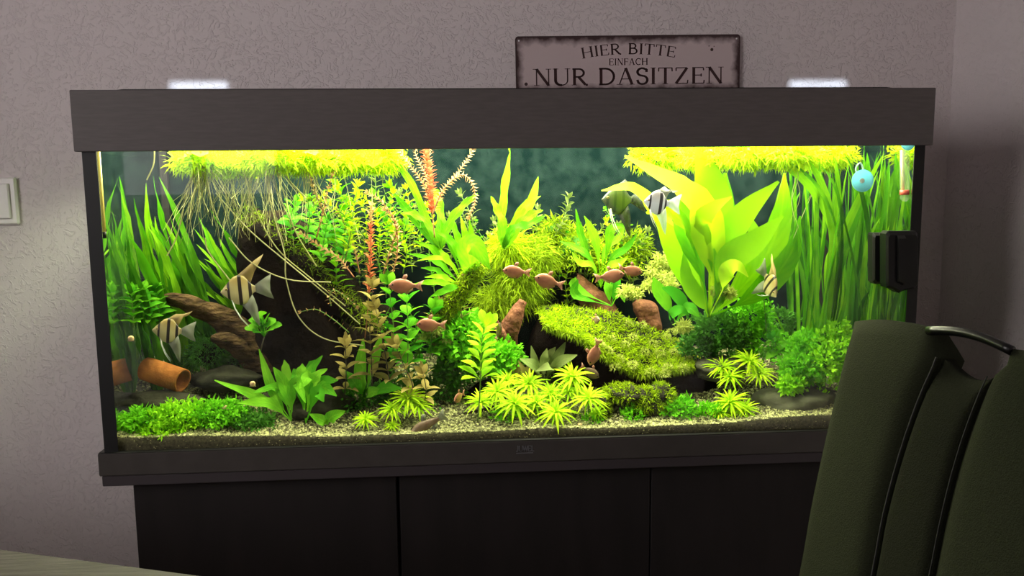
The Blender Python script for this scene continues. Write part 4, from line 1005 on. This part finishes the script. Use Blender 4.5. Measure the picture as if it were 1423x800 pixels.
for k, (lab, pts) in enumerate([
    ('thin pink stem arching up to the surface right of the red stem', [(604, 290, .12), (618, 262, .12), (640, 235, .12), (658, 208, .12)]),
    ('pale pink stem bent over in a hook beside the blue gap', [(600, 300, .11), (615, 265, .11), (640, 243, .11), (656, 255, .11), (660, 280, .11), (652, 300, .11)]),
    ('thin pink stem leaning left of the red stem', [(600, 290, .14), (588, 255, .14), (570, 230, .14), (555, 210, .14)]),
    ('cream stem close behind the red stem', [(602, 280, .15), (592, 245, .15), (582, 225, .15), (575, 208, .15)]),
    ('curled cream shoot hanging over in an arch near the red tip', [(540, 400, .13), (552, 350, .13), (549, 310, .12), (530, 280, .11), (512, 268, .11)]),
    ('cream drooping shoot with tight leaves beside the red tip', [(530, 390, .13), (545, 340, .13), (552, 318, .12), (546, 300, .12), (535, 292, .12)]),
    ('pink trailing stem crossing the dark stump', [(492, 385, .10), (470, 358, .10), (445, 342, .11), (420, 325, .11)]),
    ('dull pink shoot under the floating plants', [(440, 330, .12), (450, 290, .12), (455, 265, .12), (470, 220, .12)]),
    ('pinkish shoot between the floating plants', [(452, 300, .14), (436, 262, .14), (430, 240, .14), (418, 212, .14)]),
    ('pink shoot left of the red tip', [(500, 380, .15), (492, 345, .15), (478, 310, .15), (468, 292, .15)])]):
    stem_plant(lab, pts, LM['pink'], 'stem_red', .0052, 2, (.55, .85), .6, start=.15)
for k, (lab, pts) in enumerate([
    ('bronze stem with pointed leaves rising in front of the bush', [(545, 560, .09), (540, 520, .08), (535, 490, .08), (528, 455, .08), (522, 430, .08)]),
    ('slender bronze stem beside the red tipped one', [(518, 560, .10), (516, 500, .09), (514, 450, .09), (518, 400, .09)]),
    ('short bronze shoot over the crypts', [(478, 560, .10), (481, 520, .09), (480, 480, .08)]),
    ('bronze stem under the rosy fish', [(575, 560, .08), (572, 530, .07), (560, 505, .07), (550, 480, .07)]),
    ('bronze stem with wide spread tips near the star plants', [(590, 565, .07), (592, 540, .06), (588, 520, .06)])]):
    stem_plant(lab, pts, LM['bronze'], 'stem_dark', .017, 3, (.85, 1.2), .35, start=.25)
for k, (lab, pts, key, stp, na) in enumerate([
    ('lime green stem plant with spoon leaves standing on the gravel', [(664, 585, .05), (667, 545, .045), (668, 505, .04), (670, 470, .04), (674, 455, .04)], 'lime', .014, 4),
    ('bright stem plant with broad leaves below the left rosy fish', [(566, 520, .10), (567, 470, .09), (566, 430, .09), (564, 408, .09)], 'mid', .020, 3),
    ('second bright stem with broad leaves behind the bronze stems', [(545, 510, .12), (547, 460, .12), (543, 420, .12), (540, 395, .12)], 'mid', .020, 3),
    ('leafy bright stem at the foot of the mossy branch', [(598, 500, .12), (600, 460, .12), (604, 430, .12)], 'mid', .016, 3),
    ('light green stem above the root stump', [(420, 340, .16), (430, 310, .15), (428, 280, .14)], 'mid', .013, 3),
    ('light green stem with crowded leaves above the stump', [(445, 365, .17), (450, 335, .16), (455, 305, .15)], 'mid', .011, 4),
    ('crowded leafy stem beside the pink shoots', [(475, 370, .17), (478, 340, .16), (480, 310, .15)], 'mid', .011, 4),
    ('leafy stem left of the pink shoots', [(405, 320, .17), (404, 300, .16), (412, 280, .15)], 'mid', .012, 3),
    ('yellow green stem with narrow leaves in the upper tangle', [(480, 360, .14), (488, 320, .13), (492, 285, .13), (498, 258, .12)], 'yellow', .008, 3),
    ('yellow narrow-leaved stem leaning left in the upper tangle', [(505, 330, .15), (480, 300, .15), (450, 280, .14), (425, 275, .14)], 'yellow', .008, 3),
    ('yellow narrow-leaved stem behind the red tip', [(525, 370, .17), (528, 330, .17), (520, 290, .17), (500, 270, .17)], 'yellow', .008, 3),
    ('long-leaved green stem in front of the back wall', [(480, 300, .20), (470, 262, .20), (462, 238, .20)], 'sword', .014, 3),
    ('dull olive stem with narrow leaves against the back wall', [(520, 300, .24), (522, 262, .24), (520, 230, .24)], 'olive', .009, 3),
    ('dull olive stem against the back wall near the ruffled leaf', [(560, 330, .24), (562, 300, .24), (556, 270, .24)], 'olive', .009, 3),
    ('olive stem tangle beside the hanging moss', [(660, 330, .26), (655, 300, .26), (640, 270, .26)], 'olive', .009, 3),
    ('olive stem behind the fern-like fan', [(585, 350, .22), (580, 325, .22), (560, 312, .22)], 'yellow', .008, 3),
    ('yellow stem beside the hooked shoot', [(560, 380, .18), (565, 345, .18), (548, 320, .18)], 'yellow', .008, 3),
    ('olive stem with pale leaves in the cave mouth of the tangle', [(770, 330, .26), (785, 300, .26), (790, 275, .27)], 'olive', .008, 3),
    ('olive stem in front of the back wall under the angelfish', [(870, 360, .26), (865, 335, .26), (860, 315, .26)], 'olive', .008, 3),
    ('leafy green stem low by the left pane', [(205, 450, .13), (204, 425, .12), (200, 400, .11)], 'mid', .010, 4),
    ('second leafy green stem low by the left pane', [(222, 450, .16), (220, 425, .15), (216, 402, .15)], 'mid', .010, 4),
    ('third leafy green stem in the left corner', [(186, 455, .10), (184, 430, .09), (182, 405, .09)], 'mid', .010, 4),
    ('short fresh stem with one round leaf before the right ribbons', [(1080, 490, .12), (1078, 478, .11), (1074, 470, .11)], 'mid', .02, 2),
    ('dark small-leaved stem rising out of the ribbon thicket', [(1065, 460, .12), (1062, 420, .12), (1058, 380, .12)], 'small', .007, 4)]):
    stem_plant(lab, pts, LM[key], 'stem_green', stp, na, (.65, 1.0) if k > 3 else (1.0, 1.35), .45, start=.12 if k else .45)

for k in range(46):
    px = 470+k*9.2+R.uniform(-8, 8); y = R.uniform(.255, .295); top = R.uniform(262, 340)+(25 if px > 640 else 0); bot = top+R.uniform(60, 110)
    zone = 'behind the red stem tips' if px < 600 else 'behind the ruffled tall crypt' if px < 720 else 'behind the rosy fish over the slab' if px < 810 else 'below the dusky angelfish'
    stem_plant('dim %s stem along the back wall %s' % (('olive-leaved', 'olive-leaved', 'small-leaved', 'yellow-leaved')[k % 4], zone), [(px, bot, y), (px+R.uniform(-8, 8), (top+bot)/2, y), (px+R.uniform(-22, 22), top, y)], LM[('olive', 'olive', 'small', 'yellow')[k % 4]], 'stem_green', .011, 3, (.6, 1.0), .4, group='dim %s stems %s' % (('olive-leaved', 'olive-leaved', 'small-leaved', 'yellow-leaved')[k % 4], zone), start=.1)
for k in range(16):
    px = R.uniform(395, 590); y = R.uniform(.17, .23); top = R.uniform(255, 350)
    kd = ('broad-leaved', 'narrow yellow-leaved', 'long-leaved', 'small-leaved')[k % 4]
    stem_plant('%s stem in the tangle %s' % (kd, 'above the root stump' if px < 500 else 'around the red stem tips'), [(px, top+R.uniform(50, 90), y), (px+R.uniform(-10, 10), top+30, y), (px+R.uniform(-30, 30), top, y)], LM[('mid', 'yellow', 'sword', 'small')[k % 4]], 'stem_green', .010, 3, (.55, .9), .45, group='%s tangle stems %s' % (kd, 'above the root stump' if px < 500 else 'around the red stem tips'), start=.1)
for k in range(14):
    px = R.uniform(525, 650); y = R.uniform(.13, .2); top = R.uniform(400, 480)
    kd = ('broad-leaved green', 'small-leaved green', 'broad-leaved green', 'bronze-leaved')[k % 4]; zone = 'behind the bronze stems' if px < 590 else 'below the mossy branch'
    stem_plant('short %s stem in the undergrowth %s' % (kd, zone), [(px, top+R.uniform(40, 80), y), (px+R.uniform(-8, 8), top+30, y), (px+R.uniform(-14, 14), top, y)], LM[('mid', 'small', 'mid', 'bronze')[k % 4]], 'stem_green', .011, 3, (.5, .85), .45, group='short %s stems %s' % (kd, zone), start=.1)
# star-shaped rosettes
def star(px, py, y, r_, label, group, tiers=((18, .10, 1.1), (14, .6, .95), (8, 1.5, .7))):
    c = PI_(px, py, y); sc_k = r_*S(y)/.027; c2 = V((c.x, c.y, max(c.z-.02, gz(c.x, c.y))))
    T = Thing('star_plant', label, 'aquatic plant', c2, group)
    T.part('stem', tube([c2, c2.lerp(c, .5), c], .0012, 5), 'stem_green')
    ax = V((R.uniform(-.25, .25), -.45, 1)).normalized(); s, u = frame_of(ax)
    for n_, up, k in tiers:
        for i in range(n_):
            a = 2*PI*i/n_+R.uniform(-.15, .15); d = s*math.cos(a)+u*math.sin(a)+ax*(up+R.uniform(-.15, .15))
            T.inst('leaf', LM['star'], aim(c, d, ax, sc_k*k*R.uniform(.85, 1.15)))
CL = ' in the cluster before the slab'
for px, py, y, r_, z_ in [(715, 562, .05, 32, 'largest yellow green star rosette'), (773, 574, .04, 30, 'yellow green star rosette closest to the gravel'), (692, 545, .08, 28, 'yellow green star rosette beside the lime stem'), (735, 535, .09, 30, 'yellow green star rosette below the olive crypt'), (795, 525, .08, 30, 'tallest star rosette under the diving tetra'), (765, 550, .07, 26, 'star rosette squeezed between larger ones'), (818, 555, .05, 28, 'star rosette beside the mossy arch'), (668, 560, .07, 24, 'star rosette around the lime stem foot'), (790, 545, .07, 24, 'star rosette squeezed between larger ones'), (745, 560, .06, 24, 'star rosette squeezed between larger ones'), (705, 530, .10, 24, 'star rosette beside the brown dying crypt'), (830, 575, .05, 16, 'smallest star rosette')]:
    star(px, py, y, r_, z_+CL, 'star rosettes before the slab')
for px, py, y, r_, z_ in [(1040, 503, .09, 26, 'tallest star rosette by the dark bush'), (1003, 512, .10, 24, 'star rosette beside the black cave'), (1015, 525, .08, 22, 'low star rosette between cave and boulder'), (1055, 520, .08, 24, 'star rosette leaning to the leafy bush'), (1015, 560, .05, 28, 'largest star rosette on the gravel by the boulder'), (1035, 570, .045, 22, 'smaller star rosette touching the boulder'), (1000, 575, .045, 20, 'smallest star rosette among the low sprigs')]:
    star(px, py, y, r_, z_, 'star rosettes before the right boulder')
star(508, 584, .04, 18, 'small single star rosette on the gravel by the young crypt', None)
for px, py, y, r_, z_ in [(568, 555, .06, 28, 'large star rosette under the bronze stems'), (545, 570, .05, 22, 'middling star rosette behind the tiny gravel one'), (582, 565, .055, 22, 'star rosette above the brown catfish'), (545, 592, .035, 12, 'tiny star rosette on the gravel by the catfish')]:
    star(px, py, y, r_, z_, 'star rosettes under the bronze stems')

# ------------------------------------------------------------------ floating plants with hanging roots
LM['float'] = leaf_mesh('floating_leaf', .050, .016, 'spoon', 'leaf_yellow', .15)
def floater(label, px, y, n, roots, group=None, rl=(60, 130), spread=26, py=214):
    c = PI_(px, py, y); c.z = WZ
    T = Thing('floating_plant', label, 'floating plant', c, group)
    T.part('crown', ball(c+V((0, 0, -.002)), .007, .007, .004, 8, 5), 'stem_green')
    for i in range(n):
        a = 2*PI*i/n+R.uniform(-.2, .2); d = V((math.cos(a), math.sin(a), R.choice((R.uniform(-.25, .1), R.uniform(-1.3, -.2)))))
        if abs(c.x+d.x*.045) > .575: d.x = -d.x
        if c.y+d.y*.05 < .02: d.y = abs(d.y)
        T.inst('leaf', LM['float'], aim(c, d, V((0, 0, 1)), R.uniform(.5, .95)))
    pts = [(p_, d_) for p_, d_ in on_ball(c+V((0, 0, -.012)), .050, .034, .020, 1100, -1, .6) if p_.z < WZ-.001 and p_.y > .024]
    T.part('foliage', fronds(pts, .014, .0011, .5, .7), 'moss_yellow', False, kind='stuff')
    for i in range(roots):
        ex = px+R.gauss(0, spread); L = R.uniform(*rl); q = [PI_(px+R.gauss(0, 5), py+2, y)]
        for k in (1, 2, 3): q.append(PI_(px+(ex-px)*k/3+R.gauss(0, 4), py+L*k/3, max(.03, min(.29, y+R.gauss(0, .012)*k))))
        T.part('root', tube(spline(q, 4), [.0006*(1-.05*j) for j in range(13)], 4, False), 'root_pale')
FGp = 'floating plants at the left surface'
for lab, px, y, n, rts in [('floating rosette with the longest pale root beard by the left corner', 282, .11, 9, 60), ('floating rosette above the green leafy stems', 345, .13, 8, 30), ('floating rosette over the root stump', 372, .09, 8, 30), ('bright floating rosette beside the pink shoots', 425, .12, 8, 22), ('floating rosette touching the thin pink shoot', 470, .15, 7, 5), ('floating leaf cluster behind the longest root beard', 315, .18, 8, 14)]:
    floater(lab, px, y, n+4, rts)
floater('floating rosette beside the thick salmon stem', 525, .18, 7, 3, py=212)
floater('floating rosette over the silvery angelfish', 915, .20, 7, 0, py=212)
floater('floating rosette at the right end of the ribbon thicket', 1150, .14, 7, 2, py=210)
floater('floating rosette above the tall ribbon thicket', 1040, .12, 8, 0, py=212)
floater('floating rosette near the blue suction cup', 1100, .10, 8, 4, py=210)
floater('small floating rosette over the sword plant', 985, .16, 7, 0, py=212)
T = Thing('trailing_roots', 'long pale trailing roots slanting down across the dark stump', 'roots', PI_(300, 270, .10))
for q in [[(300, 268, .10), (345, 318, .09), (400, 365, .09), (445, 402, .10), (500, 450, .12)], [(335, 225, .10), (355, 290, .09), (385, 345, .09), (430, 385, .1), (480, 425, .1)], [(318, 330, .09), (350, 365, .09), (400, 388, .09), (460, 392, .1)], [(365, 225, .10), (378, 290, .09), (395, 350, .09), (398, 390, .1), (415, 440, .11), (450, 470, .11), (505, 480, .11)], [(375, 215, .09), (395, 270, .09), (410, 320, .09), (440, 370, .1)], [(385, 225, .1), (402, 250, .1), (425, 275, .1)], [(215, 212, .07), (213, 230, .07), (204, 250, .07)], [(285, 330, .1), (290, 350, .1), (320, 390, .1)], [(255, 290, .09), (245, 330, .09), (232, 355, .09)]]:
    T.part('root', tube(spline([PI_(*p) for p in q], 6), .0010, 5, False), 'root_pale')
stem_plant('pale curled shoot with leaflets on the trailing roots', [(460, 425, .10), (458, 410, .10), (465, 403, .1), (480, 412, .1), (495, 425, .1)], LM['pink'], 'stem_green', .006, 2, (.5, .7), .2)
stem_plant('pale horizontal shoot over the dark stump foot', [(485, 462, .11), (465, 445, .11), (440, 430, .11), (418, 433, .11)], LM['pink'], 'stem_green', .010, 2, (.4, .6), .4)

# ------------------------------------------------------------------ fish
def loft_body(L, prof_, n=12, flat=.3):
    """one closed body: ellipses along x, nose at +x"""
    vs_, fs = [], []
    for x, h, zc, wd in prof_:
        for j in range(n):
            a = 2*PI*j/n; vs_.append(V((x*L, math.cos(a)*wd*L, zc*L+math.sin(a)*h*L)))
    k = len(prof_)
    for i in range(k-1):
        for j in range(n):
            a, b = i*n+j, i*n+(j+1) % n; fs.append((a, b, b+n, a+n))
    fs += [tuple(range(n)), tuple((k-1)*n+j for j in range(n))[::-1]]
    return vs_, fs
def fin(outline, L, th=.006):
    n = len(outline); v = [V((x*L, th*L, z*L)) for x, z in outline]+[V((x*L, -th*L, z*L)) for x, z in outline]
    return v, [tuple(range(n)), tuple(range(n, 2*n))[::-1]]+[(i, n+i, n+(i+1) % n, (i+1) % n) for i in range(n)]
def fish_rot(hx, hz, yaw_deg=0, roll_=0):
    """heading in the picture plane (hx right, hz up), turned by yaw towards (+) or away from the viewer"""
    a = math.radians(yaw_deg); d = V((hx, 0, hz)).normalized(); d = V((d.x*math.cos(a), -math.sin(a), d.z*math.cos(a) if abs(d.z) < .7 else d.z)).normalized()
    up = V((0, math.sin(math.radians(roll_)), math.cos(math.radians(roll_))))
    y = up.cross(d).normalized(); z = d.cross(y)
    return Matrix(((d.x, y.x, z.x), (d.y, y.y, z.y), (d.z, y.z, z.z)))
ANGEL = [(.5, .015, -.02, .012), (.46, .06, -.02, .035), (.38, .15, -.01, .06), (.26, .27, 0, .085), (.12, .41, .0, .095), (-.04, .47, 0, .09), (-.2, .42, 0, .07), (-.33, .24, 0, .048), (-.42, .13, 0, .03), (-.5, .085, 0, .018)]
TETRA = [(.5, .012, -.01, .012), (.46, .06, -.01, .04), (.38, .15, 0, .07), (.24, .235, .0, .09), (.08, .28, -.01, .095), (-.08, .265, -.01, .085), (-.24, .19, .01, .06), (-.38, .09, .02, .035), (-.5, .06, .02, .018)]
CORY = [(.5, .03, -.05, .04), (.42, .10, -.02, .09), (.28, .16, .01, .11), (.1, .18, .02, .11), (-.1, .15, .02, .09), (-.3, .10, .01, .06), (-.5, .06, .0, .02)]
def angelfish(label, px, py, y, Lpx, hx, hz, yaw_deg, body, fm, dm, roll_=0, dors=1.0, fil=1.0):
    L = Lpx*S(y); T = Thing('angelfish', label, 'fish', PI_(px, py, y), None, fish_rot(hx, hz, yaw_deg, roll_))
    T.part('body', loft_body(L, ANGEL, 14), body)
    T.part('dorsal_fin', fin([(.10, .34), (-.05, .47), (-.25, .62), (-.55, .86*dors), (-.82, 1.02*dors), (-.70, .80*dors), (-.52, .52), (-.42, .30), (-.36, .15), (-.15, .32)], L), dm)
    T.part('anal_fin', fin([(.02, -.36), (-.10, -.50), (-.25, -.72), (-.40, -1.0), (-.52, -1.15), (-.52, -.85), (-.50, -.55), (-.44, -.30), (-.38, -.14), (-.18, -.32)], L), fm)
    T.part('tail_fin', fin([(-.46, .09), (-.62, .20), (-.85, .34), (-.98, .40), (-.93, .15), (-.92, -.10), (-1.0, -.36), (-.85, -.30), (-.62, -.17), (-.46, -.09)], L), fm)
    for s in (-1, 1):
        T.part('ventral_fin', tube([V((.20*L, s*.03*L, -.28*L)), V((.14*L, s*.06*L, -.55*L*fil)), V((0, s*.08*L, -.85*L*fil)), V((-.2*L, s*.09*L, -1.12*L*fil))], [.018*L, .014*L, .010*L, .004*L], 5), 'filament')
        e = T.part('eye', ball((.33*L, s*.066*L, .055*L), .042*L, .018*L, .042*L, 10, 6), 'eye_ring'); T.part('pupil', ball((.33*L, s*.078*L, .055*L), .026*L, .012*L, .026*L, 8, 5), 'eye_black', parent=e)
def tetra(label, px, py, y, Lpx, hx, hz, yaw_deg=0, body='fish_rosy', fm='fin_rosy', roll_=0, P_=TETRA, name='rosy_tetra'):
    L = Lpx*S(y); T = Thing(name, label, 'fish', PI_(px, py, y), None, fish_rot(hx, hz, yaw_deg, roll_))
    T.part('body', loft_body(L, P_, 12), body)
    top = max(p[1]+p[2] for p in P_)
    T.part('dorsal_fin', fin([(.04, top-.03), (-.04, top+.14), (-.14, top+.17), (-.18, top+.10), (-.12, top-.05)], L), fm)
    T.part('anal_fin', fin([(-.08, -.20), (-.16, -.32), (-.26, -.24), (-.40, -.14), (-.40, -.05), (-.2, -.13)], L), fm)
    T.part('tail_fin', fin([(-.47, .06), (-.62, .17), (-.78, .24), (-.68, .04), (-.76, -.18), (-.62, -.11), (-.47, -.03)], L), fm)
    for s in (-1, 1):
        T.part('pelvic_fin', fin([(.10, -.20), (.04, -.32), (-.04, -.30), (0, -.21)], L, .004), fm)
        T.part('eye', ball((.36*L, s*.068*L, .03*L), .036*L, .016*L, .036*L, 8, 5), 'eye_black')
angelfish('golden striped angelfish in front of the dark stump', 331, 403, .085, 46, -1, -.05, 12, 'angel_gold', 'fin_dusky', 'fin_golden')
angelfish('striped angelfish swimming over the terracotta tube', 232, 459, .075, 38, -1, .12, 10, 'angel_gold', 'fin_dusky', 'fin_golden', dors=.75)
angelfish('silvery angelfish with black bars below the sword leaf', 912, 281, .045, 38, -1, .12, 10, 'angel_silver', 'fin_pale', 'fin_dusky', dors=.5, fil=.9)
angelfish('dusky grey angelfish half hidden behind a drooping leaf', 857, 277, .19, 46, -1, .05, 15, 'angel_grey', 'fin_dark', 'fin_dark', dors=.4)
angelfish('angelfish seen almost from the front between sword and ribbons', 1071, 397, .05, 40, .35, -.75, 60, 'angel_gold', 'fin_dusky', 'fin_golden', dors=.8, fil=.7)
for a in [('rosy tetra swimming left above the bright stem plant', 559, 397, .06, 38, -1, .08, 8), ('rosy tetra just above the pale tufts beside the mossy branch', 595, 451, .06, 34, -1, .10, 10), ('rosy tetra with a dark fin tip before the hanging moss', 714, 377, .07, 32, -1, .15, 5), ('orange rosy tetra tilted nose up before the blue gap', 759, 390, .06, 36, -1, .35, 10), ('pale rosy tetra heading right with a silvery flank', 851, 383, .07, 34, 1, .18, 10), ('rosy tetra swimming right behind the silvery flanked one', 879, 376, .09, 28, 1, -.2, 5), ('pale tetra diving down in front of the slab', 825, 493, .07, 32, -.35, -.9, 0), ('tetra seen head on near the leafy stem', 637, 552, .05, 26, -.5, -.1, 62), ('slim dark tetra upright beside the red root', 693, 458, .06, 24, .2, .9, 20), ('tiny tetra seen head on over the slab moss', 829, 444, .08, 20, .2, .1, 70), ('brownish tetra diving under the slab edge', 822, 518, .10, 26, .8, -.5, 0)]:
    tetra(*a, body='fish_brown' if 'dark tetra' in a[0] or 'brownish' in a[0] or 'tiny' in a[0] else 'fish_rosy')
c = GG(592, 598)
tetra('brown catfish resting on the gravel under the bronze stems', 590, 592, max(.03, c.y), 46, -1, -.45, 10, 'fish_brown', 'fin_dusky', P_=CORY, name='bottom_catfish')

# ------------------------------------------------------------------ snails, cups, thermometers, magnet
for lab, px, py, y in [('round tan snail on the moss carpet', 313, 566, .045), ('pale snail on the crypt leaf', 351, 533, .06), ('reddish snail on the gravel before the star rosettes', 806, 591, .03), ('tan snail on the ribbon leaf by the angelfish', 182, 470, .05)]:
    c = PI_(px, py, y); r_ = 4.2*S(y); T = Thing('snail', lab, 'snail', c)
    T.part('shell', lathe([(0, -.8*r_), (.6*r_, -.6*r_), (r_, 0), (.8*r_, .5*r_), (.45*r_, .75*r_), (.3*r_, 1.0*r_), (0, 1.1*r_)], c, (.4, -.6, .5), 12), 'snail_tan')
    T.part('foot', ball(c+V((0, 0, -.8*r_)), r_*1.2, r_*.5, r_*.25, 8, 5), 'fish_brown')
T = Thing('suction_cup', 'pale blue suction cup stuck to the front pane', 'suction cup', P(1199, 251, .0145))
c = P(1199, 251, .0145); r_ = 16*S(.015)
T.part('cup', lathe([(0, .002), (.3*r_, .0018), (.8*r_, .0008), (r_, .0), (.97*r_, .002), (.6*r_, .005), (.3*r_, .009), (.3*r_, .013), (0, .013)], c, (0, 1, 0), 24), 'cup_blue')
T.part('nub', lathe([(0, .0012), (.2*r_, .0012), (.24*r_, .002)], c, (0, 1, 0), 12), 'filament')
T.part('clip', tube(spline([c+V((-.002, .010, .004)), c+V((-.006, .011, .018)), c+V((0, .011, .026)), c+V((.005, .011, .018)), c+V((.002, .010, .004))], 5), .0012, 6, False), 'cup_clear')
T = Thing('thermometer', 'glass thermometer with red band and blue cup by the right seam', 'thermometer', P(1257, 270, .03))
a, b = P(1257, 208, .03), P(1257.5, 276, .03)
T.part('tube', tube([a, b, b+V((0, 0, -.004))], [6.5*S(.03), 6.5*S(.03), 3*S(.03)], 12), 'tube_glass')
T.part('scale_strip', tube([a+V((-.0025, .001, 0)), P(1254.5, 266, .031)], 2.2*S(.03), 6), 'tube_yellow')
T.part('red_band', tube([P(1257, 264, .0295), P(1257, 270.5, .0295)], 6.6*S(.03), 12), 'tube_red')
c = P(1262, 199, .0145); T.part('suction_cup', lathe([(0, .002), (.008, .001), (.0105, 0), (.010, .002), (.005, .006), (0, .010)], c, (0, 1, 0), 20), 'cup_blue')
T = Thing('thermometer', 'slim yellow thermometer with black tip by the left seam', 'thermometer', P(145.5, 330, .028))
T.part('tube', tube([P(136.5, 205, .028), P(145, 322, .028)], 2.4*S(.03), 8), 'tube_yellow')
T.part('tip', tube([P(145, 322, .028), P(145.8, 331, .028)], 2.6*S(.03), 8), 'black_plastic')
T.part('guard', tube([P(133.5, 205, .03), P(143, 330, .03)], 1.2*S(.03), 6), 'tube_glass')
# magnet cleaner: one half outside the pane, the other inside
T = Thing('magnet_cleaner', 'black magnetic glass cleaner on the front pane near the right seam', 'glass cleaner', P(1243, 400, .004))
def px_plate(out, y0, y1, cham=.002):
    a = [P(x, z, 0.006) for x, z in out]; k = len(a); cen = sum(a, V((0, 0, 0)))/k; vs_, fs = [], []
    for y, sh in ((y1, 1), (y0+.004, 1), (y0, .9)):
        for p in a: q = cen+(p-cen)*sh; vs_.append(V((q.x, y, q.z)))
    for j in range(2):
        for i in range(k): fs.append((j*k+i, j*k+(i+1) % k, (j+1)*k+(i+1) % k, (j+1)*k+i))
    return vs_, fs+[tuple(2*k+i for i in range(k)), tuple(range(k))[::-1]]
out = [(1226, 320), (1264, 320), (1267, 324), (1267, 394), (1262, 399), (1247, 402), (1241, 405), (1233, 400), (1224, 397), (1223, 392), (1223, 324)]
T.part('outer_magnet', px_plate(out, -.014, .0064), 'black_plastic', False)
T.part('grip_ridge', px_plate([(1236, 326), (1247, 326), (1248, 385), (1244, 394), (1236, 390)], -.019, -.0141), 'black_plastic', False)
T.part('inner_magnet', px_plate([(1219, 324), (1258, 324), (1260, 328), (1260, 392), (1256, 396), (1222, 396), (1218, 392), (1218, 328)], .0145, .032), 'black_plastic', False)
